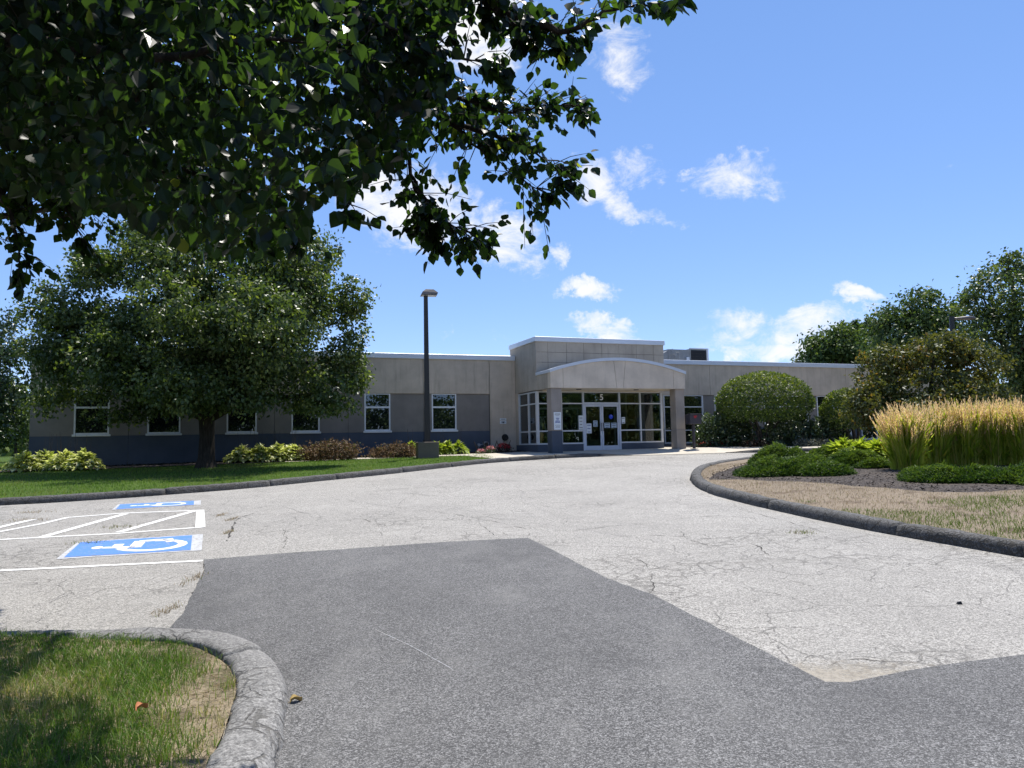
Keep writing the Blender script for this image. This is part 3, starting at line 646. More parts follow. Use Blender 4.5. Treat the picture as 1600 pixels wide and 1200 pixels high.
# tower
TD = 2.4; TT = 5.89; TR = 6.16
part('tower_wall', M['tan_tower'], (0, .28, -.31, TD-.035, 3.85, TT))
part('tower_wall', M['tan_tower'], (TR-.28, TR, -.31, 2.10, 3.85, TT)); part('tower_wall', M['tan_tower'], (.0, TR, -.6, -.315, 5.2, TT))
part('roof', M['roof'], (.29, TR-.29, -.31, 2.1, 5.5, 5.6))
part('joint_backing', M['joint'], (.281, TR-.02, 2.11, TD-.035, 3.86, TT-.01))
cx_ = [0, .55, 1.41, 2.22, 3.08, 3.92, 4.78, 5.65, TR]; cz_ = [3.86, 4.14, 4.57, 5.01, 5.44, TT]
for a, b in zip(cx_[:-1], cx_[1:]):
    for p, q in zip(cz_[:-1], cz_[1:]): part('wall_panel', M['tan_tower'], (a+(.006 if a else 0), b-(.006 if b < TR else 0), TD-.034, TD, p+.006, q-.006))
part('coping', M['coping'], (-.05, TR+.05, TD-.38, TD+.06, TT-.01, 6.085), bevel=.012)
part('coping', M['coping'], (-.055, .36, -.62, TD-.382, TT-.01, 6.083), bevel=.012); part('coping', M['coping'], (TR-.36, TR+.055, -.62, TD-.382, TT-.01, 6.083), bevel=.012)
# canopy
CD = 3.85
arcp = np.array([(-.02, 4.56), (.57, 4.78), (1.14, 4.92), (1.72, 5.01), (2.3, 5.06), (3.2, 5.095), (3.8, 5.07), (4.4, 4.99), (5.02, 4.86), (5.64, 4.73), (6.29, 4.585)])
_k = np.polyfit(arcp[:, 0]-3.14, arcp[:, 1], 4); _k[1] = 0; _k[3] = 0
_k = np.polyfit((arcp[:, 0]-3.14)**2, arcp[:, 1], 2)
arc = lambda x: float(np.polyval(_k, (x-3.14)**2))
FB = 3.83
def fascia(a0, a1, b0, b1):      # a: bottom / top of left edge, b: bottom / top of right edge
    n = 10; top = [(b1+(a1-b1)*i/n, arc(b1+(a1-b1)*i/n)-.128) for i in range(n+1)]
    MB().prism_y([(a0, FB), (b0, FB)]+top, -CD, -(CD-.28)).build('fascia_panel', M['fascia'], bld)
J = .007
for q in ((0, 0, .55-J, .55-J), (.55+J, .55+J, 2.97-J, 2.86-J), (2.97+J, 2.86+J, 3.27-J, 3.40-J), (3.27+J, 3.40+J, 5.69-J, 5.69-J), (5.69+J, 5.69+J, 6.26, 6.26)): fascia(*q)
n = 36; xs = np.linspace(-.04, 6.30, n+1)
MB().prism_y([(x, arc(x)-.125) for x in xs]+[(x, arc(x)) for x in xs[::-1]], -(CD+.05), -(CD-.36)).build('arched_coping', M['coping'], bld)
MB().prism_y([(x, arc(x)-.20) for x in xs[1:-1]]+[(x, arc(x)-.06) for x in xs[1:-1][::-1]], -(CD-.361), -(TD+.062)).build('canopy_roof', M['roof'], bld)
zL = arc(-.04)
part('side_fascia', M['tan_tower'], (0.002, .26, TD+.003, CD-.283, FB, zL-.128)); part('side_fascia', M['tan_tower'], (6.0, 6.258, TD+.003, CD-.283, FB, zL-.128))
part('side_coping', M['coping'], (-.04, .3, TD+.005, CD-.362, zL-.125, zL-.002), bevel=.01); part('side_coping', M['coping'], (5.98, 6.3, TD+.005, CD-.362, zL-.125, zL-.002), bevel=.01)
so_ = part('soffit', M['soffit'], (.262, 5.998, TD-.25, CD-.283, FB+.004, FB+.05))
for s_ in (1.55, 4.25):
    lt = MB(); lt.tube([(s_, -3.2, FB-.02), (s_, -3.2, FB+.003)], .11, 14); lt.build('recessed_light', M['dark_metal'], bld)
for s0, s1, mu, ml in ((.03, .49, M['colgrey'], M['blue']), (5.79, 6.23, M['column'], M['colgrey'])):
    part('column', mu, (s0, s1, 3.36, 3.80, 2.122, FB-.002), bevel=.012); part('column_base', ml, (s0-.003, s1+.003, 3.357, 3.803, 1.15, 2.12), bevel=.012)
# storefront
F_ = M['frame']
def mull(s, w=.06, z0=1.58, z1=3.79, d=2.35): return (s-w/2, s+w/2, d-.11, d, z0, z1)
sf = empty('storefront'); sf.parent = bld
part('corner_mullion', F_, (.0, .115, 2.235, 2.35, 1.58, 3.80), parent=sf)
for s_ in (1.14, 4.93): part('mullion', F_, mull(s_), parent=sf)
part('mullion', F_, (5.95, 6.05, 2.24, 2.35, 1.58, 3.80), parent=sf)
part('door_jamb', M['door_frame'], (2.12, 2.20, 2.24, 2.352, 1.22, 3.79), (3.86, 3.94, 2.24, 2.352, 1.22, 3.79), (2.201, 3.859, 2.24, 2.352, 3.25, 3.34), parent=sf)
bays = [(.116, 1.11), (1.17, 2.119), (3.941, 4.90), (4.96, 5.949)]
for a, b in bays:
    for z0, z1 in ((1.58, 1.64), (2.11, 2.165), (3.265, 3.315), (3.755, 3.80)): part('rail', F_, (a, b, 2.245, 2.345, z0, z1), parent=sf)
    for z0, z1 in ((1.63, 2.12), (2.155, 3.275), (3.305, 3.765)): part('pane', M['glass'], (a-.01, b+.01, 2.29, 2.30, z0, z1), parent=sf)
part('rail', F_, (2.121, 3.939, 2.245, 2.345, 3.755, 3.80), parent=sf); part('pane', M['glass'], (2.19, 3.87, 2.29, 2.30, 3.33, 3.765), parent=sf)
part('base_panel', M['blue'], (.02, 2.119, 2.20, 2.36, 1.1, 1.578)); part('base_panel', M['blue'], (3.941, 6.05, 2.20, 2.36, 1.1, 1.578))
part('header', M['tan'], (.29, TR-.29, 1.99, 2.36, 3.802, 3.9))
# side glazing on the left face of the tower
sg = empty('storefront'); sg.parent = bld
for d_ in (.33, 1.42): part('mullion', F_, (0, .10, d_-.035, d_+.035, 1.58, 3.80), parent=sg)
for z0, z1 in ((1.58, 1.64), (2.11, 2.165), (3.265, 3.315), (3.755, 3.80)): part('rail', F_, (.005, .095, .366, 1.384, z0, z1), (.005, .095, 1.456, 2.234, z0, z1), parent=sg)
for d0, d1 in ((.35, 1.40), (1.44, 2.25)):
    for z0, z1 in ((1.63, 2.12), (2.155, 3.275), (3.305, 3.765)): part('pane', M['glass'], (.05, .06, d0, d1, z0, z1), parent=sg)
part('base_panel', M['blue'], (-.005, .11, .0, 2.198, 1.1, 1.578)); part('wall', M['tan'], (-.004, .14, -.05, .29, 1.58, 3.848))
# side glazing on the right face
sg2 = empty('storefront'); sg2.parent = bld
for d_ in (.33, 1.42): part('mullion', F_, (6.0, 6.10, d_-.035, d_+.035, 1.58, 3.80), parent=sg2)
for z0, z1 in ((1.58, 1.64), (2.11, 2.165), (3.265, 3.315), (3.755, 3.80)): part('rail', F_, (6.005, 6.095, .05, 2.234, z0, z1), parent=sg2)
for z0, z1 in ((1.63, 2.12), (2.155, 3.275), (3.305, 3.765)): part('pane', M['glass'], (6.04, 6.05, .05, 2.25, z0, z1), parent=sg2)
part('base_panel', M['blue'], (6.0, 6.11, .0, 2.198, 1.1, 1.578)); part('lower_panel', M['tan'], (6.17, 6.5, -.3, 0, 1.2, 3.838))
# glass doors
def door(s0, s1, hinge):
    e = empty('door'); e.parent = bld; Fd = M['door_frame']; z0, z1 = 1.30, 3.245
    part('door_frame', Fd, (s0, s0+.075, 2.27, 2.33, z0, z1), (s1-.075, s1, 2.27, 2.33, z0, z1), (s0+.076, s1-.076, 2.272, 2.33, z1-.09, z1), (s0+.076, s1-.076, 2.272, 2.33, z0, z0+.19), parent=e)
    part('pane', M['glass'], (s0+.07, s1-.07, 2.295, 2.303, z0+.18, z1-.08), parent=e)
    hs = s1-.04 if hinge == 'l' else s0+.04
    mb = MB(); mb.tube([(hs, -2.33, 2.12), (hs, -2.39, 2.12), (hs, -2.39, 2.45), (hs, -2.33, 2.45)], .013, 8); mb.build('door_handle', M['dark_metal'], e)
    part('lock_plate', M['coping'], (hs-.03, hs+.03, 2.331, 2.337, 2.0, 2.1), parent=e)
door(2.205, 3.025, 'l'); door(3.035, 3.855, 'r')
# interior of the entrance hall
part('interior_floor', M['interior_floor'], (.12, 6.0, -1.5, 2.2, 1.22, 1.30))
part('ceiling', M['interior_wall'], (.3, 5.85, -1.5, 1.98, 3.84, 3.9))
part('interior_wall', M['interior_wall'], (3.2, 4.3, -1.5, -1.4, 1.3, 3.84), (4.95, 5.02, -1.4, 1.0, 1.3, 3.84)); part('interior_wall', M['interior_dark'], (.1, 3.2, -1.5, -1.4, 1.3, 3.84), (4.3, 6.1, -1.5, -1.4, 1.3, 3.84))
iv = empty('inner_storefront'); iv.parent = bld
for s0, s1 in ((.55, 1.55), (1.72, 2.75)):
    part('frame', F_, (s0, s0+.06, .55, .63, 1.3, 3.2), (s1-.06, s1, .55, .63, 1.3, 3.2), (s0+.061, s1-.061, .551, .63, 3.12, 3.2), (s0+.061, s1-.061, .551, .63, 1.3, 1.4), parent=iv)
    part('pane', M['glass'], (s0+.05, s1-.05, .58, .59, 1.39, 3.13), parent=iv)
part('frame', F_, (3.8, 4.55, .55, .62, 3.14, 3.2), (4.55, 4.62, .55, .62, 1.3, 3.2), parent=iv)
for k in range(5):
    part('vertical_blind', M['interior_wall'], (5.35+k*.11, 5.43+k*.11, 1.3-k*.05, 1.32-k*.05, 1.5, 3.75), parent=iv)

def T(s, d, z, name, label, cat, group=None):
    return empty(name, bp(s, d, z), BA, label, cat, group)
def tp(name, mat, parent, *boxes, bevel=0):      # boxes in (x, x, depth-toward-camera.., z)
    return part(name, mat, *boxes, parent=parent, bevel=bevel)
# house number above the doors
def text(body, size, mat, name, parent, loc, ext=.01):
    cu_ = bpy.data.curves.new(name, 'FONT'); cu_.body = body; cu_.size = size; cu_.extrude = ext; cu_.align_x = 'CENTER'; cu_.offset = size*.018
    o = bpy.data.objects.new(name, cu_); COL.objects.link(o); bpy.context.view_layer.update()
    me = bpy.data.meshes.new_from_object(o); bpy.data.objects.remove(o); bpy.data.curves.remove(cu_)
    me.materials.clear(); me.materials.append(mat); o = link(name, me, parent)
    o.location = loc; o.rotation_euler = (math.pi/2, 0, 0); return o
hn = T(3.05, 2.30, 3.44, 'house_number', 'large white numeral 5 on the dark glass above the entrance doors', 'number')
text('5', .36, M['white'], 'numeral', hn, (0, -.02, 0))
# notices taped to the glass, the column sign
def notice(s, z, w, h, mat, label, d=2.315, lines=4, ink='ink_dark'):
    e = T(s, d, z, 'notice', label, 'notice')
    tp('sheet', mat, e, (-w/2, w/2, 0, .006, 0, h))
    for k in range(lines):
        ww = w*(.36-.05*(k % 3)); zz = h*(.82-.68*k/max(1, lines-1)) if lines > 1 else h*.5
        tp('print_line', M[ink], e, (-ww, ww, .0065, .008, zz-.012, zz+.012))
    return e
notice(2.02, 2.18, .21, .60, M['paper'], 'tall pale notice taped inside the glass left of the doors', 2.35)
notice(2.40, 2.02, .24, .42, M['paper'], 'upright white notice low on the left door glass', 2.335, 3, 'ink')
notice(2.71, 2.30, .20, .26, M['paper_blue'], 'small framed notice in the middle of the left door glass', 2.335, 4)
notice(3.27, 2.24, .27, .22, M['paper_blue'], 'left one of two pale blue sheets on the right door glass', 2.335, 3)
notice(3.60, 2.24, .26, .22, M['paper_blue'], 'right one of two pale blue sheets on the right door glass', 2.335, 3)
notice(4.06, 2.42, .17, .28, M['paper'], 'small white notice on the glass right of the doors', 2.35, 2)
dc = T(3.47, 2.335, 2.72, 'round_decal', 'round blue accessibility decal on the right door glass', 'decal')
MB().tube([(0, 0, 0), (0, -.006, 0)], .095, 20).build('disc', M['decal_blue'], dc)
MB().tube([(0.01, -.0065, .035), (.01, -.009, .035)], .018, 10).build('print_mark', M['white'], dc)
cs = T(.28, 3.806, 2.16, 'column_sign', 'tall white sign with blue lettering on the left entrance column', 'sign')
tp('board', M['paper'], cs, (-.16, .16, 0, .012, 0, .70), bevel=.003)
for k, (zz, ww, mt, th) in enumerate([(.64, .11, 'ink_dark', .009), (.60, .12, 'ink_dark', .009), (.555, .08, 'ink_dark', .007), (.455, .07, 'ink', .02), (.395, .045, 'ink', .017), (.34, .10, 'ink', .02), (.285, .11, 'ink', .018), (.19, .10, 'ink_dark', .006), (.155, .11, 'ink_dark', .006), (.12, .09, 'ink_dark', .006), (.085, .1, 'ink_dark', .006)]):
    r = np.random.default_rng(k); x = -ww
    mb = MB()
    while x < ww:
        w_ = r.uniform(.012, .03); mb.box(x, min(x+w_, ww), -.0125, -.0135, zz-th, zz+th); x += w_+.007
    mb.build('lettering_row', M[mt], cs)
for k, (zz, h) in enumerate(((2.68, .09), (2.53, .13))):
    e = T(-.62, .002, zz, 'wall_sign', ['upper one of two small white signs on the concrete pier left of the entrance', 'lower one of two small white signs on the pier, with dark symbol'][k], 'sign')
    tp('board', M['paper'], e, (-.15, .15, 0, .01, 0, h), bevel=.003); tp('lettering_row', M['ink_dark'], e, (-.11, .11, .0105, .0115, h*.28, h*.42)); tp('lettering_row', M['ink_dark'], e, (-.09, .10, .0105, .0115, h*.62, h*.74))
    if k: tp('symbol', M['ink_dark'], e, (-.03, .03, .012, .013, .02, .10))
hy = T(-.55, .0, 1.93, 'hose_connection', 'round black hose connection on the concrete pier left of the entrance', 'hose connection')
MB().tube([(0, 0, 0), (0, -.03, 0)], .15, 20).build('flange', M['black'], hy, smooth=False)
MB().tube([(0, -.03, 0), (0, -.14, -.02)], [.09, .10], 16).build('inlet', M['black'], hy); MB().tube([(0, -.14, -.02), (0, -.17, -.022)], [.115, .11], 16).build('cap', M['dark_metal'], hy)
gm = T(-1.52, .12, 1.22, 'gas_meter', 'small round gas meter with pipes low against the blue wall', 'meter')
MB().tube([(0, -.05, .42), (0, -.20, .42)], [.13, .12], 16).build('meter_body', M['brass'], gm); MB().tube([(0, -.2, .42), (0, -.215, .42)], .09, 16).build('dial', M['black'], gm)
MB().tube([(-.32, -.08, -.05), (-.32, -.08, .42), (-.14, -.08, .42)], .022, 8).tube([(.1, -.08, .3), (.18, -.08, .3), (.18, -.08, -.05)], .022, 8).build('pipe', M['brass'], gm)
MB().tube([(-.32, -.02, .4), (-.32, -.17, .4)], [.07, .07], 12).build('regulator', M['brass'], gm)
# things inside the hall
ea = T(.62, 1.5, 1.30, 'display_easel', 'pale folding easel standing inside the glass left of the column', 'easel')
for nm, p0, p1 in (('leg', (-.2, 0, 0), (-.06, 0, 1.45)), ('leg', (.34, 0, 0), (.04, 0, 1.45)), ('leg', (.05, .35, 0), (0, .02, 1.4))): MB().tube([p0, p1], .028, 4).build(nm, M['white'], ea)
MB().box(-.2, .12, -.05, -.02, 1.42, 1.48).build('crossbar', M['white'], ea)
ch = T(2.95, .2, 1.30, 'lounge_chair', 'beige lounge chair in the hall behind the left door', 'chair')
tp('seat', M['seat_fabric'], ch, (-.35, .35, -.3, .35, .2, .45), bevel=.05); tp('backrest', M['seat_fabric'], ch, (-.35, .35, -.42, -.3, .3, .85), bevel=.04); tp('arm', M['seat_fabric'], ch, (-.45, -.36, -.4, .35, .15, .6), bevel=.03); tp('arm', M['seat_fabric'], ch, (.36, .45, -.4, .35, .15, .6), bevel=.03)
ta = T(3.75, -.1, 1.30, 'side_table', 'low pale table in the hall behind the right door', 'table')
tp('table_top', M['interior_wall'], ta, (-.5, .45, -.3, .3, .42, .47)); tp('front_panel', M['seat_fabric'], ta, (-.48, .43, .24, .27, .05, .415))
for a, b in ((-.45, -.25), (.4, -.25), (-.45, .2), (.4, .2)): tp('leg', M['interior_wall'], ta, (a-.02, a+.02, b-.02, b+.02, 0, .418))
# rooftop unit
hv = T(11.45, -6.0, 5.2, 'rooftop_unit', 'grey rooftop air handling unit with black grille above the right wing', 'air conditioner')
tp('casing', M['hvac'], hv, (1.78, 3.05, -2.2, 0, .08, 1.75)); tp('casing_side', M['hvac'], hv, (.35, 1.775, -1.9, -.02, .08, 1.70)); 
MB().prism_y([(.0, .08), (.34, .08), (.34, 1.62), (0, 1.44)], .05, 1.5).build('intake_hood', M['hvac'], hv)
tp('grille', M['grille'], hv, (1.86, 2.90, .001, .02, .3, 1.68)); tp('trim', M['coping'], hv, (1.77, 3.06, -.05, .03, 1.755, 1.80)); tp('trim', M['coping'], hv, (2.93, 3.055, .003, .03, .08, 1.75))
for k in range(7): tp('louvre', M['dark_metal'], hv, (1.87, 2.89, .021, .03, .4+k*.18, .42+k*.18))
tp('control_box', M['coping'], hv, (1.5, 1.68, 0, .12, .9, 1.25)); MB().tube([(.9, .0, .9), (.9, -.2, .9), (.9, -.2, 1.5), (.7, -.2, 1.5), (.7, -.2, 1.2)], .04, 8).build('pipe', M['hvac'], hv)
MB().tube([(.55, -.1, .1), (.55, -.1, 1.72)], .02, 6).tube([(.45, -.1, 1.4), (.75, -.1, 1.4)], .02, 6).build('conduit', M['hvac'], hv)

# ------------------------------------------------------------------ lamps, drop box
LP = at(668, 719, 29.3)
lz = float(g(29.3))+.1
la = empty('street_lamp', (LP[0], 29.3, lz), math.radians(12), 'tall dark lamp post with shoebox head on a square concrete base', 'lamp post')
zb = .62
MB().box(-.40, .40, -.40, .40, -.1, zb).build('base_block', M['base_concrete'], la, bevel=.02)
MB().box(-.17, .17, -.17, .17, zb+.001, zb+.03).build('base_plate', M['dark_metal'], la)
for a in (-.13, .13):
    for b in (-.13, .13): MB().tube([(a, b, zb+.03), (a, b, zb+.08)], .015, 6).build('anchor_bolt', M['dark_metal'], la)
ztop = float(at(668, 462, 29.3)[2])-lz
MB().add([(-.105, -.105, zb+.03), (.105, -.105, zb+.03), (.105, .105, zb+.03), (-.105, .105, zb+.03), (-.075, -.075, ztop), (.075, -.075, ztop), (.075, .075, ztop), (-.075, .075, ztop)], [(0,3,2,1),(4,5,6,7),(0,1,5,4),(1,2,6,5),(2,3,7,6),(3,0,4,7)]).build('pole', M['dark_metal'], la)
hd = MB().add([(-.20, -.22, 0), (.42, -.22, 0), (.42, .22, 0), (-.20, .22, 0), (-.13, -.17, .13), (.46, -.22, .09), (.46, .22, .09), (-.13, .17, .13), (.0, -.1, .24), (.3, -.13, .23), (.3, .13, .23), (.0, .1, .24)],
     [(0,3,2,1),(0,1,5,4),(1,2,6,5),(2,3,7,6),(3,0,4,7),(4,5,9,8),(5,6,10,9),(6,7,11,10),(7,4,8,11),(8,9,10,11)]).build('lamp_head', M['lamp_head'], la)
hd.location = (0, 0, ztop+.001)
MB().box(-.14, .38, -.17, .17, -.012, -.001).build('lens', M['lens'], la).location = (0, 0, ztop+.001)
L2 = at(1487, 498, 30.0)
l2 = empty('street_lamp', (L2[0], 30.0, float(g(30.))+.1), 0, 'dark lamp post with flat cobra head rising behind the copper shrub on the right', 'lamp post')
h2 = L2[2]-float(g(30.))-.1
MB().tube([(0, 0, -.1), (0, 0, h2+.08)], [.11, .09], 8).build('pole', M['dark_metal'], l2)
V = []; F = []; n = 12
prof = [(-.02, .05, .05), (.15, .07, .06), (.3, .10, .08), (.55, .16, .12), (.72, .16, .10), (.86, .08, .05)]
for (x, w, h) in prof:
    for k in range(n): t = 2*math.pi*k/n; V.append((x, w*math.cos(t), h*(.9 if math.sin(t) > 0 else .6)*math.sin(t)))
F = [(i*n+k, i*n+(k+1) % n, (i+1)*n+(k+1) % n, (i+1)*n+k) for i in range(len(prof)-1) for k in range(n)]+[tuple(range(n)), tuple(range(len(prof)*n-1, (len(prof)-1)*n-1, -1))]
MB().add(V, F).build('lamp_head', M['lamp_head'], l2, smooth=True).location = (0.06, 0, h2)
db = T(6.22, 4.3, 1.29, 'drop_box', 'dark grey drop box with red label on a post beside the right entrance column', 'drop box')
zb0 = .0
tp('post', M['box_grey'], db, (.02, .11, -.05, .05, 0, 1.02)); tp('foot_plate', M['box_grey'], db, (-.06, .19, -.12, .12, 0, .012))
tp('box_body', M['box_grey'], db, (-.20, .36, -.18, .18, 1.021, 1.42), bevel=.012); tp('lid', M['box_grey'], db, (-.21, .37, .0, .20, 1.421, 1.45), bevel=.006)
tp('label', M['red'], db, (-.02, .14, .181, .184, 1.33, 1.37)); tp('label', M['red'], db, (.0, .10, .181, .184, 1.27, 1.30)); tp('slot', M['black'], db, (.0, .30, .181, .186, 1.395, 1.408))

# ------------------------------------------------------------------ vegetation
def blob_leaves(r, lobes, n, spread=.34, per=26, shell=(.55, 1.02), up=.25, flat=.75, low_cut=None):
    """leaf clusters in the outer shells of ellipsoid lobes; returns positions, axes, normals, value"""
    vol = np.array([l[1][0]*l[1][1]+l[1][1]*l[1][2]+l[1][0]*l[1][2] for l in lobes]); vol = vol/vol.sum(); nc = max(1, n//per)
    C = []; CN = []
    for (c, rad), w in zip(lobes, vol):
        k = max(2, int(nc*w)); d = unit(r.normal(size=(k, 3))); q = r.uniform(*shell, size=k)**.6
        C.append(np.array(c)+d*np.array(rad)*q[:, None]); CN.append(d)
    C = np.concatenate(C); CN = np.concatenate(CN)
    bright = r.normal(.5, .2, len(C))
    s = spread*r.uniform(.6, 1.25, len(C))
    P = np.repeat(C, per, 0)+r.normal(size=(len(C)*per, 3))*np.array([1, 1, flat])*np.repeat(s, per)[:, None]
    nn = np.repeat(CN, per, 0)*.6+r.normal(size=P.shape)*.7+np.array([0, 0, up])
    ax = r.normal(size=P.shape)*.8+np.array([0, 0, -.55])+np.repeat(CN, per, 0)*.5
    v = np.clip(np.repeat(bright, per)+r.normal(0, .17, len(P)), 0, 1)
    return P, ax, nn, v
def sublobes(r, lobes, k=6, f=.46):
    out = []
    for c, rad in lobes:
        rad = np.array(rad); out.append((np.array(c), rad*.5))
        for _ in range(k):
            d = unit(r.normal(size=3)); out.append((np.array(c)+d*rad*r.uniform(.55, .78), rad*f*r.uniform(.7, 1.25)))
    return out
def px_lobes(Y, rows, flatY=.85):
    """rows of (u, v, ru, rv, dY): ellipsoids standing at distance Y+dY, sized so that they span the given photo sizes"""
    out = []
    for u, v, ru, rv, dY in rows:
        D = Y+dY; p = at(u, v, D); rx = ru/FPX*D; rz = rv/FPX*D; out.append((p, (rx, flatY*min(rx, rz*1.3)+.25, rz)))
    return out
def limb_set(root, base, top_r, targets, r, mat, trunk_h, base_r, wob=.12):
    """trunk plus limbs, each a part"""
    base = np.array(base, float); fork = base+np.array([0, 0, trunk_h])
    MB().tube([base-[0, 0, .15], base+[0, 0, .06], base+[0.01, 0, .35], base+[.02, 0, trunk_h*.6], fork], [base_r*1.7, base_r*1.3, base_r, base_r*.88, base_r*.95], 12, False).build('trunk', mat, root, smooth=True)
    for t in targets:
        t = np.array(t, float); L = np.linalg.norm(t-fork); pts = []; rd = []
        for k in range(7):
            q = k/6; p = fork*(1-q)+t*q; p = p+np.array([0, 0, 1])*L*.10*math.sin(q*math.pi)+r.normal(0, wob*L*.12, 3)*(0 < k < 6)
            if k == 0: p = fork-[0, 0, .12]
            pts.append(p); rd.append(base_r*.62*(1-q)+.02)
        MB().tube(pts, rd, 7, True).build('branch', mat, root, smooth=True)
def loc_fix(root):
    bpy.context.view_layer.update()
    for c in root.children: c.matrix_parent_inverse = root.matrix_world.inverted()
def tree(name, label, cat, base, lobes, n, size, mat, tmpl=OVAL, trunk_h=2, base_r=.25, ntarg=8, group=None, seed=1, filt=None, bark='bark', per=26, spread=.34, shell=(.55, 1.02), trunk=True, up=.25, flat=.75, crown='crown', nosize=(.7, 1.25), sub=0):
    r = np.random.default_rng(seed); root = empty(name, tuple(base), 0, label, cat, group); off = np.array(base)
    lb = [(np.array(c)-off, q) for c, q in lobes]
    P, ax, nn, v = blob_leaves(r, sublobes(r, lb, sub) if sub else lb, n, spread, per, (.6, 1.02) if sub else shell, up, flat)
    if filt is not None:
        k = filt(P+off); P, ax, nn, v = P[k], ax[k], nn[k], v[k]
    leaves(crown, P, ax, nn, size*r.uniform(*nosize, len(P)), tmpl, M[mat], v, root)
    if trunk:
        tg = [np.array(c)+r.normal(0, .25, 3)*np.array(q) for c, q in lb]; r.shuffle(tg); tg = [t for t in tg if t[2] > trunk_h*.8][:ntarg]
        limb_set(root, (0, 0, 0), .05, tg, r, M[bark], trunk_h, base_r)
    return root
def above_ground(P): return P[:, 2] > g(P[:, 1])+.12
def clear_of_building(P):
    s = (P-BO)@bu; d = (P-BO)@bn
    return above_ground(P) & ~((s > -18.9) & (s < 27.3) & (d < .25) & (P[:, 2] < 5.75))

# the big shade tree in front of the left wing
TY = 25.6; tb = at(322, 732, TY); tb = (tb[0], TY, float(g(TY))+H_L)
rows = [(120, 560, 80, 72, -1.2), (78, 560, 42, 48, -1.0), (205, 590, 95, 70, -1.6), (300, 590, 95, 65, -1.8), (400, 585, 90, 60, -1.3), (490, 590, 85, 55, -.3), (538, 555, 44, 56, .3), (530, 480, 48, 52, .5), (112, 480, 70, 50, -1.0), (62, 492, 26, 22, -1.0), (70, 455, 18, 16, -1),
        (180, 500, 95, 70, -1), (290, 500, 100, 75, -2.2), (400, 500, 100, 75, -2), (480, 480, 80, 70, -.6), (205, 420, 85, 58, -.8), (300, 410, 100, 70, -.6), (400, 410, 100, 70, -.6), (470, 400, 70, 60, .5), (150, 415, 42, 36, -.6), (128, 398, 20, 18, -.6),
        (250, 360, 80, 45, .8), (350, 355, 90, 40, .8), (430, 365, 80, 45, .7), (500, 632, 50, 18, -.4), (90, 620, 45, 28, 0), (200, 638, 60, 20, -.8), (330, 628, 90, 18, -1.4), (562, 600, 20, 20, .4), (300, 480, 120, 100, 2.2), (420, 480, 110, 100, 2.2)]
tree('shade_tree', 'broad dark green shade tree with forked trunk in front of the left wing windows', 'tree', tb, px_lobes(TY, rows), 118000, .14, 'leaf_tree', trunk_h=1.75, base_r=.27, ntarg=12, seed=11, sub=7, filt=clear_of_building, per=20, spread=.17, shell=(.35, 1.04))
# left edge trees
rows = [(-10, 520, 45, 50, 0), (5, 580, 40, 55, 0), (-20, 640, 60, 50, 0), (20, 650, 30, 35, 0), (-60, 560, 80, 120, 1)]
b = at(-15, 712, 33); tree('edge_tree', 'pale green tree cut by the left edge of the photo beyond the building corner', 'tree', (b[0], 33, float(g(33))+H_L), px_lobes(33, rows), 12000, .17, 'leaf_rhodo', trunk_h=1.6, base_r=.2, seed=12, sub=6, spread=.25, filt=clear_of_building)
for i, (u, Y, w, top) in enumerate([(24, 62, 26, 640), (-10, 66, 30, 630), (50, 70, 34, 625), (-50, 60, 40, 640)]):
    b = at(u, 714, Y); z = float(g(Y))+H_L
    tree('far_tree', ['small far tree on the bright lawn, its thin trunk left of the building corner', 'far tree on the left lawn at the very edge of the photo', 'far tree half hidden by the left corner of the building', 'far tree beyond the left edge of the photo'][i], 'tree', (b[0], Y, z),
         px_lobes(Y, [(u, top+15, w, 28, 0), (u-8, top+35, w, 22, 0), (u+10, top+30, w*.8, 25, 0)]), 2600, .3, 'leaf_pine', trunk_h=1.3, base_r=.12, seed=20+i, group='far trees on the left lawn', ntarg=3)
# right: pines and round trees behind the roof, tall tree, copper shrub
rows = [(1300, 545, 38, 28, 0), (1335, 545, 40, 30, 0), (1270, 560, 18, 22, 0), (1320, 525, 22, 18, 0), (1300, 600, 60, 50, 1)]
b = at(1310, 690, 62); tree('round_tree', 'rounded mid green tree showing above the roof of the right wing', 'tree', (b[0], 62, float(g(62))), px_lobes(62, rows), 15000, .30, 'leaf_pine', trunk_h=3, base_r=.3, seed=31, sub=6, filt=clear_of_building)
def pine(u, v, Y, seed, label):
    r = np.random.default_rng(seed); top = at(u, v, Y); z0 = float(g(Y)); H = top[2]-z0; root = empty('pine_tree', (top[0], Y, z0), 0, label, 'tree', 'far pines above the right wing roof')
    MB().tube([(0, 0, -.1), (0, 0, H*.97)], [.22, .03], 6).build('trunk', M['bark'], root)
    P = []; A = []
    for k in range(42):
        h = H*(.35+.65*(k/42)); R = (H-h)*.32+.25; th = k*2.4
        for _ in range(90):
            q = r.uniform(.1, 1); P.append((math.cos(th)*R*q+r.normal(0, .14), math.sin(th)*R*q+r.normal(0, .14), h+.25*q+r.normal(0, .10))); A.append((math.cos(th)+r.normal(0, .5), math.sin(th)+r.normal(0, .5), .5+r.normal(0, .4)))
    P = np.array(P); leaves('crown', P, np.array(A), r.normal(size=P.shape), r.uniform(.25, .45, len(P)), LANCE, M['leaf_pine'], np.clip(r.normal(.35, .2, len(P)), 0, 1), root)
for i, (u, v, Y) in enumerate([(1318, 508, 66), (1338, 505, 68), (1358, 503, 66), (1372, 512, 70)]):
    pine(u, v, Y, 40+i, ['leftmost far pine top poking above the round tree', 'second far pine top from the left above the round tree', 'third far pine top from the left, tallest of the four', 'rightmost far pine top, against the taller middle tree'][i])
